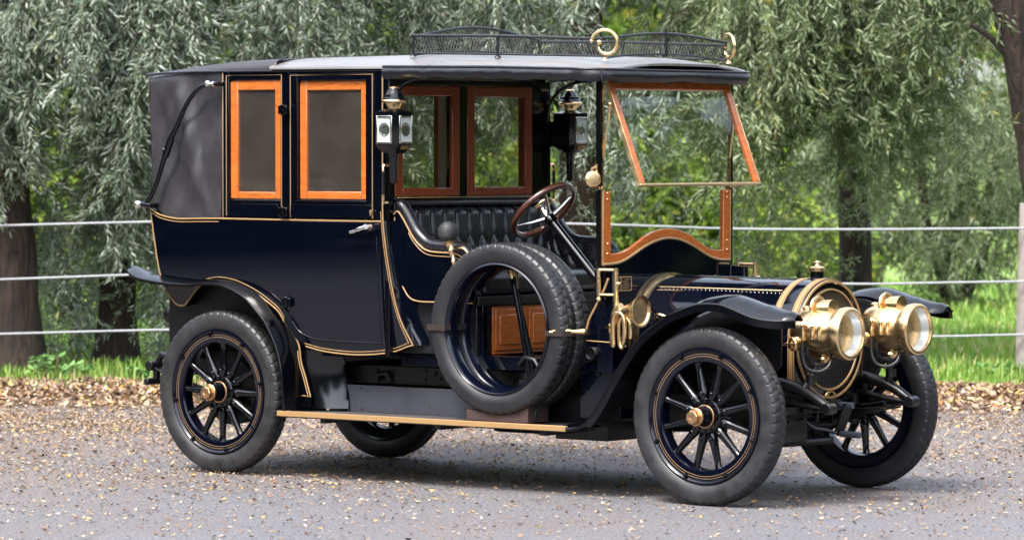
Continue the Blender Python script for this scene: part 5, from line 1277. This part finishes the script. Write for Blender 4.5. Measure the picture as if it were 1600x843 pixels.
# carriage lamps
for s in (-1, 1):
    cx0, cyy = 1.288, s*.765; b = MB(); h = .076; c = .022; z0, z1 = 1.812, 1.968
    octg = [(-h, -h+c), (-h+c, -h), (h-c, -h), (h, -h+c), (h, h-c), (h-c, h), (-h+c, h), (-h, h-c)]
    def ring(sc, z): return [(cx0+x*sc, cyy+y*sc, z) for x, y in octg]
    b.grid([ring(.62, 1.765), ring(.72, 1.775), ring(1.0, 1.80), ring(1.03, z0), ring(1.03, z1), ring(1.02, 1.985), ring(.55, 1.998), ring(.5, 2.0)], 0, cv=True)
    b.f += [[len(b.v)-8+i for i in range(8)]]; b.m += [0]
    b.lathe([(2.045, .062), (2.055, .060), (2.062, .052), (2.075, .050), (2.082, .042), (2.096, .036), (2.102, .028), (2.11, .024)], (cx0, cyy, 0), (0, 0, 1), 28, 0)
    b.lathe([(1.56+.045, .014), (1.62, .020), (1.74, .0235), (1.765, .03)], (cx0, cyy, 0), (0, 0, 1), 16, 0)
    lamp = b.build('carriage_lamp', 'black', car, 0, 35)
    b = MB(); b.lathe([(1.995, .034), (2.01, .034), (2.03, .044), (2.034, .066), (2.042, .067), (2.05, .060)], (cx0, cyy, 0), (0, 0, 1), 28); b.build('chimney_ring', 'brass', lamp); b = MB(); b.lathe([(2.108, .025), (2.112, .027), (2.118, .02), (2.12, 0)], (cx0, cyy, 0), (0, 0, 1), 20)
    b.build('lamp_finial', 'brass', lamp); b = MB(); b.lathe([(1.752, .026), (1.758, .026)], (cx0, cyy, 0), (0, 0, 1), 16)
    b.build('tail_band', 'brass', lamp); b = MB(); b.box(cx0+.066, cx0+.079, cyy-.03, cyy+.03, 1.785, 1.806); b.build('lamp_plate', 'brass', lamp)
    hh = .055
    for kind in ('front', 'side'):
        f = MB(); l = MB(); rf_ = MB(); e = h*1.03
        def q(a, z, o_): return (cx0+e+o_, cyy+a, z) if kind == 'front' else (cx0+a, cyy+s*(e+o_), z)
        def fb(f, a0, a1, za, zb, o0, o1):
            vs = [q(a, z, o_) for a in (a0, a1) for z in (za, zb) for o_ in (o0, o1)]
            f.add(vs, [(0, 1, 3, 2), (4, 6, 7, 5), (0, 4, 5, 1), (2, 3, 7, 6), (0, 2, 6, 4), (1, 5, 7, 3)])
        t_ = .010
        fb(f, -hh, -hh+t_, z0+.004, z1-.004, .0, .008); fb(f, hh-t_, hh, z0+.004, z1-.004, .0, .008); fb(f, -hh+t_, hh-t_, z0+.004, z0+.014, .0, .008); fb(f, -hh+t_, hh-t_, z1-.014, z1-.004, .0, .008)
        fo = f.build('lens_frame', 'nickel', lamp, .002)
        f = MB(); axv = (1, 0, 0) if kind == 'front' else (0, s, 0)
        base = q(0, (z0+z1)/2, 0)
        f.lathe([(.0012, .001), (.002, .020), (.0035, .030), (.0045, .033), (.003, .038)], base, axv, 28, 1); fb(f, -hh+t_, hh-t_, z0+.014, z1-.014, -.001, .001)
        f.build('reflector', ['skywhite', 'silver'], lamp)
        f = MB(); fb(f, -hh+t_, hh-t_, z0+.014, z1-.014, .0055, .0075); f.build('lens', 'lens', lamp)
    b = MB(); b.tube([(1.20, s*.69, 1.87), (1.215, s*.74, 1.87), (1.23, cyy, 1.87)], .009, 8); b.box(1.19, 1.21, *sorted((s*.66, s*.72)), 1.80, 1.94)
    b.tube(spline([(1.205, s*.66, 1.93), (1.215, s*.67, 2.03), (1.27, s*.69, 2.11), (1.36, s*.70, 2.15), (1.46, s*.70, 2.165)], 4), .009, 8)
    b.ball((1.205, s*.71, 1.83), .016, 0, 10); b.build('lamp_bracket', 'iron', lamp)
